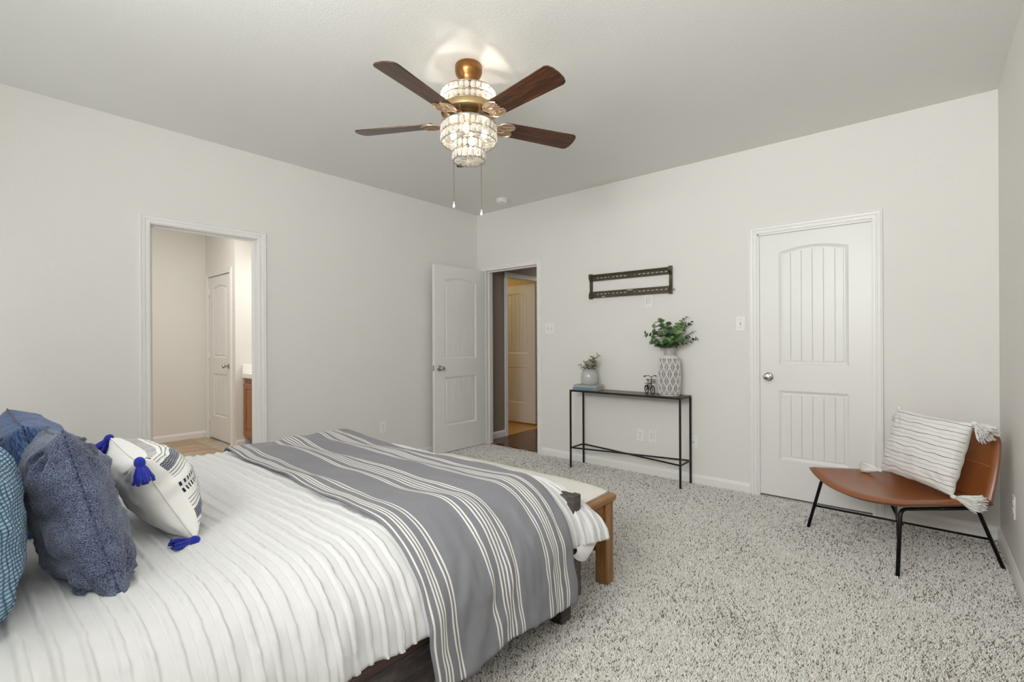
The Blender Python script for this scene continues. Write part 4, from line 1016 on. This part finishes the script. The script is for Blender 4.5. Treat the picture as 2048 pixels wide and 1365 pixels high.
# bicycle ornament
bk = thing('bicycle_ornament', 'tiny black metal bicycle ornament with basket beside the tall vase', 'ornament', (2.238, -.140, TZ), (0, 0, math.radians(-38)))
BM = plain('bike_black', (.02, .02, .022), .4, .5); BRN = plain('bike_leather', (.17, .065, .03), .5); BASK = plain('bike_basket', (.15, .125, .085), .6)
for x, rw in ((-.052, .032), (.055, .036)):
    w_ = MB().tube([(x+rw*math.cos(q), 0, rw+.003+rw*math.sin(q)) for q in np.linspace(0, 2*PI, 28, endpoint=False)], .0042, 6, closed=True).build('wheel', BM, bk, True)
    sp = MB()
    for k in range(8): q = 2*PI*k/8; sp.tube([(x, 0, rw+.003), (x+rw*math.cos(q), 0, rw+.003+rw*math.sin(q))], .0011, 4)
    sp.build('spokes', BM, w_)
fr = MB()
for p in (((-.052, .004, .035), (-.020, .0, .040)), ((-.052, 0, .035), (-.026, 0, .085)), ((-.026, 0, .118), (-.018, 0, .038)), ((-.018, 0, .038), (.030, 0, .100)), ((-.026, 0, .085), (.030, 0, .098)), ((.030, 0, .098), (.036, 0, .148)), ((.031, 0, .105), (.055, 0, .039))): fr.tube(p, .0036, 6)
fr.build('frame', BM, bk, True)
fd = MB()
for x, rw in ((-.052, .038), (.055, .041)): fd.tube([(x+rw*math.cos(q), 0, .036+rw*math.sin(q)) for q in np.linspace(.4, 2.9, 10)], .0035, 6)
fd.build('fender', BM, bk, True)
hb_ = MB().tube([(.022, -.048, .160), (.034, -.030, .166), (.038, 0, .150), (.034, .030, .166), (.022, .048, .160)], .0028, 6).build('handlebar', BM, bk, True)
for s_ in (-1, 1): MB().tube([(.022, .044*s_, .160), (.010, .060*s_, .156)], .0048, 8).build('grip', BM, hb_, True)
MB().ball((-.028, 0, .122), .016, 12, 8, (1.3, .8, .42)).build('saddle', BRN, bk, True)
MB().box(-.072, -.034, -.012, .012, .088, .091, .001).build('rear_rack', BM, bk)
MB().tube([(-.018, -.022, .038), (-.018, .022, .038)], .003, 6).build('pedal_axle', BM, bk, True)
b_ = MB()
for z in (.103, .116, .130): b_.tube([(.046+x, y, z) for x, y in ((0, -.018), (.032, -.018), (.032, .018), (0, .018))], .0018, 5, closed=True)
for x, y in ((0, -.018), (.016, -.018), (.032, -.018), (.032, 0), (.032, .018), (.016, .018), (0, .018), (0, 0)): b_.tube([(.046+x, y, .102), (.046+x, y, .131)], .0014, 5)
b_.box(.045, .079, -.019, .019, .100, .102)
b_.build('basket', BASK, bk, True)

# ---------------------------------------------------------------- television bracket
tb = thing('tv_bracket', 'empty dark metal television wall bracket with two slotted rails', 'tv mount', (1.981, 0, 1.745))
bw = .414
def rail(z, s):
    """slotted rail: flat back plate with slots, bent lip at its outer edge (s up or down)"""
    m = MB(); y0, y1 = -.018, -.0155; h = .027
    slots = []
    x = -bw+.075
    for k in range(8): slots.append((x, x+.026 if k != 3 else x+.014)); x += .0415
    x = .055
    for k in range(8): slots.append((x, x+.026 if k else x+.012)); x += .0415
    m.box(-bw+.01, bw-.01, y0, y1, z+.005, z+h); m.box(-bw+.01, bw-.01, y0, y1, z-h, z-.005)
    xs = -bw+.01
    for a_, b_2 in slots: m.box(xs, a_, y0, y1, z-.005, z+.005); xs = b_2
    m.box(xs, bw-.01, y0, y1, z-.005, z+.005)
    n = 5; prev = None
    for k in range(n+1):
        q = PI/2*k/n; p = (y0-.010*math.sin(q)*1.0, z+s*(h-.002+.010*(1-math.cos(q))))
        if prev: m.add([(-bw+.01, prev[0], prev[1]), (bw-.01, prev[0], prev[1]), (bw-.01, p[0], p[1]), (-bw+.01, p[0], p[1])], [(0, 1, 2, 3)])
        prev = p
    m.box(-bw+.01, bw-.01, -.034, -.026, min(z+s*.031, z+s*.0345), max(z+s*.031, z+s*.0345)); m.box(-bw+.01, bw-.01, -.0345, -.032, min(z+s*.022, z+s*.034), max(z+s*.022, z+s*.034))
    return m.build('rail', BRACK, tb)
r1 = rail(.078, 1); r2 = rail(-.078, -1)
lt = MB(); R = random.Random(3); x = -.012
while x < .040: l = R.uniform(.0035, .006); lt.box(x, x+l, -.0188, -.0182, -.0635, -.0575); x += l+.0015
lt.build('printed_mark', plain('mark_white', (.8, .8, .78), .5), r2)
lt = MB()
for k in range(4): lt.box(-.268+k*.0075, -.2625+k*.0075, -.0352, -.0346, -.109, -.1005)
lt.build('printed_mark', bpy.data.materials['mark_white'], r2)
for s_ in (-1, 1):
    m = MB(); x0, x1 = sorted((s_*(bw-.026), s_*bw))
    pr = [(-.122, -.002), (-.122, -.030), (-.114, -.040), (-.085, -.040), (-.070, -.034), (-.056, -.024), (-.040, -.020), (.040, -.020), (.056, -.024), (.070, -.034), (.085, -.040), (.114, -.040), (.122, -.030), (.122, -.002)]
    n = len(pr); vs = [(x0, y, z) for z, y in pr]+[(x1, y, z) for z, y in pr]
    m.add(vs, [tuple(range(n)), tuple(range(n, 2*n))[::-1]]+[(i, (i+1) % n, n+(i+1) % n, n+i) for i in range(n)])
    e_ = m.build('end_bracket', BRACK, tb, 30)
    if s_ > 0: MB().lathe([(.004, 0), (.004, .018), (.009, .018), (.009, .024), (0, .024)], 12, M=Matrix.Translation((bw, -.026, -.085)) @ Matrix.Rotation(PI/2, 4, 'Y')).build('lock_screw', NICKEL, e_, 40)

# ---------------------------------------------------------------- leather lounge chair and its pillow
t = NT('cognac_leather'); v = t.mapped((1, 1, 1)); a1 = t.noise(v, 5, 3); a2 = t.noise(v, 160, 3, .6)
t.set(t.mix(a1, (0.22, 0.066, 0.014), (0.32, 0.100, 0.023)), 0.30, 0, 0.55); t.bump(a2, .10, .0015); LEATHER = t.m
CHX, CHY = 4.097, -0.363
ch = thing('lounge_chair', 'low armless cognac leather lounge chair on thin black legs in the corner', 'chair', (CHX, CHY, 0), (0, 0, math.radians(135)))
def seat_pt(u, v):
    """u 0..1 across, v 0 rear .. 1 front (local x = -r, y = forward)"""
    c = 2*u-1; hw = lerp(.315, .352, v)
    front = .505+.062*(1-c*c)*1.0
    y = lerp(-.012, front, v)
    z = lerp(.352, .362, v)+.020*v*(abs(c)**2.2)-.030*smooth01(v)*(1-c*c)*v*.9-.016*math.sin(PI*min(1, v*1.1))*(1-c*c)
    return Vector((c*hw, y, z))
def shell_mesh(fn, nrm, th, nu, nv):
    m = MB(); o = len(m.v)
    for side in (0, 1):
        for i in range(nu+1):
            for j in range(nv+1):
                u, v = i/nu, j/nv; p = fn(u, v); e = min(u, 1-u, v, 1-v)
                k = math.sqrt(max(0, 1-(1-min(1, e/.05))**2))
                m.v.append(tuple(p+nrm(u, v)*(th/2*k if side == 0 else -th/2*k)))
    st = (nu+1)*(nv+1)
    for side in (0, 1):
        for i in range(nu):
            for j in range(nv):
                a_ = side*st+i*(nv+1)+j; q = (a_, a_+nv+1, a_+nv+2, a_+1); m.f.append(q if side == 0 else q[::-1]); m.m.append(0)
    return m
upv = lambda u, v: Vector((0, 0, 1))
shell_mesh(seat_pt, upv, .034, 40, 32).build('seat', LEATHER, ch, True)
def edge_loop(fn, off, nu=24):
    pts = [fn(k/nu, 0) for k in range(nu)]+[fn(1, k/nu) for k in range(nu)]+[fn(1-k/nu, 1) for k in range(nu)]+[fn(0, 1-k/nu) for k in range(nu)]
    return [p+off for p in pts]
PIPING = plain('leather_piping', (.22, .085, .032), .4)
MB().tube(edge_loop(seat_pt, Vector((0, 0, -.002))), .0042, 6, closed=True).build('seat_piping', PIPING, ch, True)
def back_pt(u, v):
    c = 2*u-1; hw = lerp(.312, .300, v)*(1-.045*max(0, (v-.86)/.14)**2)
    y = -.020-.112*v+.055*(c*c)*(.35+.65*v)-.012*math.sin(PI*v)
    z = .345+.365*v-.010*(abs(c)**6)*v
    return Vector((c*hw, y, z))
shell_mesh(back_pt, lambda u, v: Vector((0, .95, .3)).normalized(), .036, 36, 28).build('backrest', LEATHER, ch, True)
MB().tube(edge_loop(back_pt, Vector((0, -.002, 0))), .0042, 6, closed=True).build('back_piping', PIPING, ch, True)
MB().tube([back_pt(k/24, .52)+Vector((0, .0178, .0055)) for k in range(1, 24)], .0016, 5).build('back_seam', plain('tan_stitch', (.42, .22, .09), .6), ch, True)
def arc_path(pts, r=.035, n=6):
    out = [Vector(pts[0])]
    for a_, b_2, c_ in zip(pts[:-2], pts[1:-1], pts[2:]):
        a_, b_2, c_ = Vector(a_), Vector(b_2), Vector(c_); p = b_2+(a_-b_2).normalized()*r; q = b_2+(c_-b_2).normalized()*r
        out += [p*(1-k/n)**2+b_2*2*(k/n)*(1-k/n)+q*(k/n)**2 for k in range(n+1)]
    return out+[Vector(pts[-1])]
LEGM = plain('black_steel', (.018, .016, .016), .30, .7, var=.2)
for s_ in (-1, 1):
    ft, fb_, rt, rb = (s_*.282, .472, .330), (s_*.330, .535, 0), (s_*(.283 if s_ < 0 else .31), (.040 if s_ < 0 else .075), .322), (s_*.300, -.092, 0)
    mid = Vector(ft).lerp(Vector(rt), .5)
    full = arc_path([fb_, ft, rt, rb])
    k = len(full)//2
    MB().tube(full[:k]+[mid], .0095, 10).build('leg', LEGM, ch, True)
    MB().tube([mid]+full[k:], .0095, 10).build('leg', LEGM, ch, True)
def on_leg(s_, fr_, z):
    a_, b_2 = (Vector((s_*.330, .535, 0)), Vector((s_*.282, .472, .330))) if fr_ else (Vector((s_*.300, -.092, 0)), Vector((s_*.280, .030, .322)))
    return a_.lerp(b_2, z/.33)
MB().tube([on_leg(1, True, .150), on_leg(-1, False, .160)], .0062, 8).build('stretcher', LEGM, ch, True)
MB().tube([on_leg(-1, True, .137), on_leg(1, False, .147)], .0062, 8).build('stretcher', LEGM, ch, True)
# pillow on the chair
t = NT('pinstripe_cotton'); uv = t.new('ShaderNodeUVMap', uv_map='flat').outputs[0]; sx = t.new('ShaderNodeSeparateXYZ', i={0: uv}); U, V = sx.outputs[0], sx.outputs[1]
vv = t.math('ADD', V, t.math('MULTIPLY', t.math('SUBTRACT', t.noise(t.mapped((1, 1, 1)), 14, 2), .5), .012))
fr_ = t.math('FRACT', t.math('MULTIPLY', vv, 8.5)); fr2 = t.math('FRACT', t.math('ADD', t.math('MULTIPLY', vv, 8.5), .5))
l1 = t.math('LESS_THAN', fr_, .055); l2 = t.math('MULTIPLY', t.math('LESS_THAN', fr2, .042), .6)
c = t.mix(t.math('MAXIMUM', l1, l2), (.80, .79, .765), (.035, .033, .035))
t.set(c, .9, 0, .12, .2); t.bump(t.noise(t.mapped((1, 1, 1)), 260, 2), .3, .0012); PINS = t.m
rotc = Matrix.Rotation(math.radians(135), 3, 'Z')
def chair_world(r, f, z): p = rotc @ Vector((-r, f, z)); return Vector((CHX+p.x, CHY+p.y, z))
cp = pillow('throw_pillow', 'white pillow with thin black stripes and white tassels on the leather chair', .445, .405, .085, [PINS, COTTON],
            chair_world(.060, .118, .588), (chair_world(1, 0, .6)-chair_world(0, 0, .6))+Vector((0, 0, -.05)), (chair_world(0.03, -.27, 1)-chair_world(0, 0, 0)), 33, None, wr=.008, pinch=.055)
WHY = plain('white_yarn', (.80, .79, .76), .95, 0, .1, .06, 60)
inv3 = cp.matrix_world.to_3x3().inverted()
for (sx_, sz_, d, L_, n_, spd, sd) in ((1, 1, chair_world(.8, 0, 0)-chair_world(0, 0, 0)+Vector((0, 0, -.55)), .082, 120, .056, 3), (1, -1, chair_world(.95, -.25, 0)-chair_world(0, 0, 0)+Vector((0, 0, -.08)), .112, 120, .046, 4),
                                       (-1, -1, chair_world(-1, .25, 0)-chair_world(0, 0, 0)+Vector((0, 0, -.05)), .105, 90, .036, 6), (-1, 1, chair_world(-.4, -.3, 0)-chair_world(0, 0, 0)+Vector((0, 0, -1)), .075, 70, .032, 9)):
    tassel(cp, Vector((sx_*.222, 0, sz_*.202)), inv3 @ Vector((d.x, d.y, d.z)), L_, n_, WHY, spd, .0030, .012, sd)
bpy.context.view_layer.update()
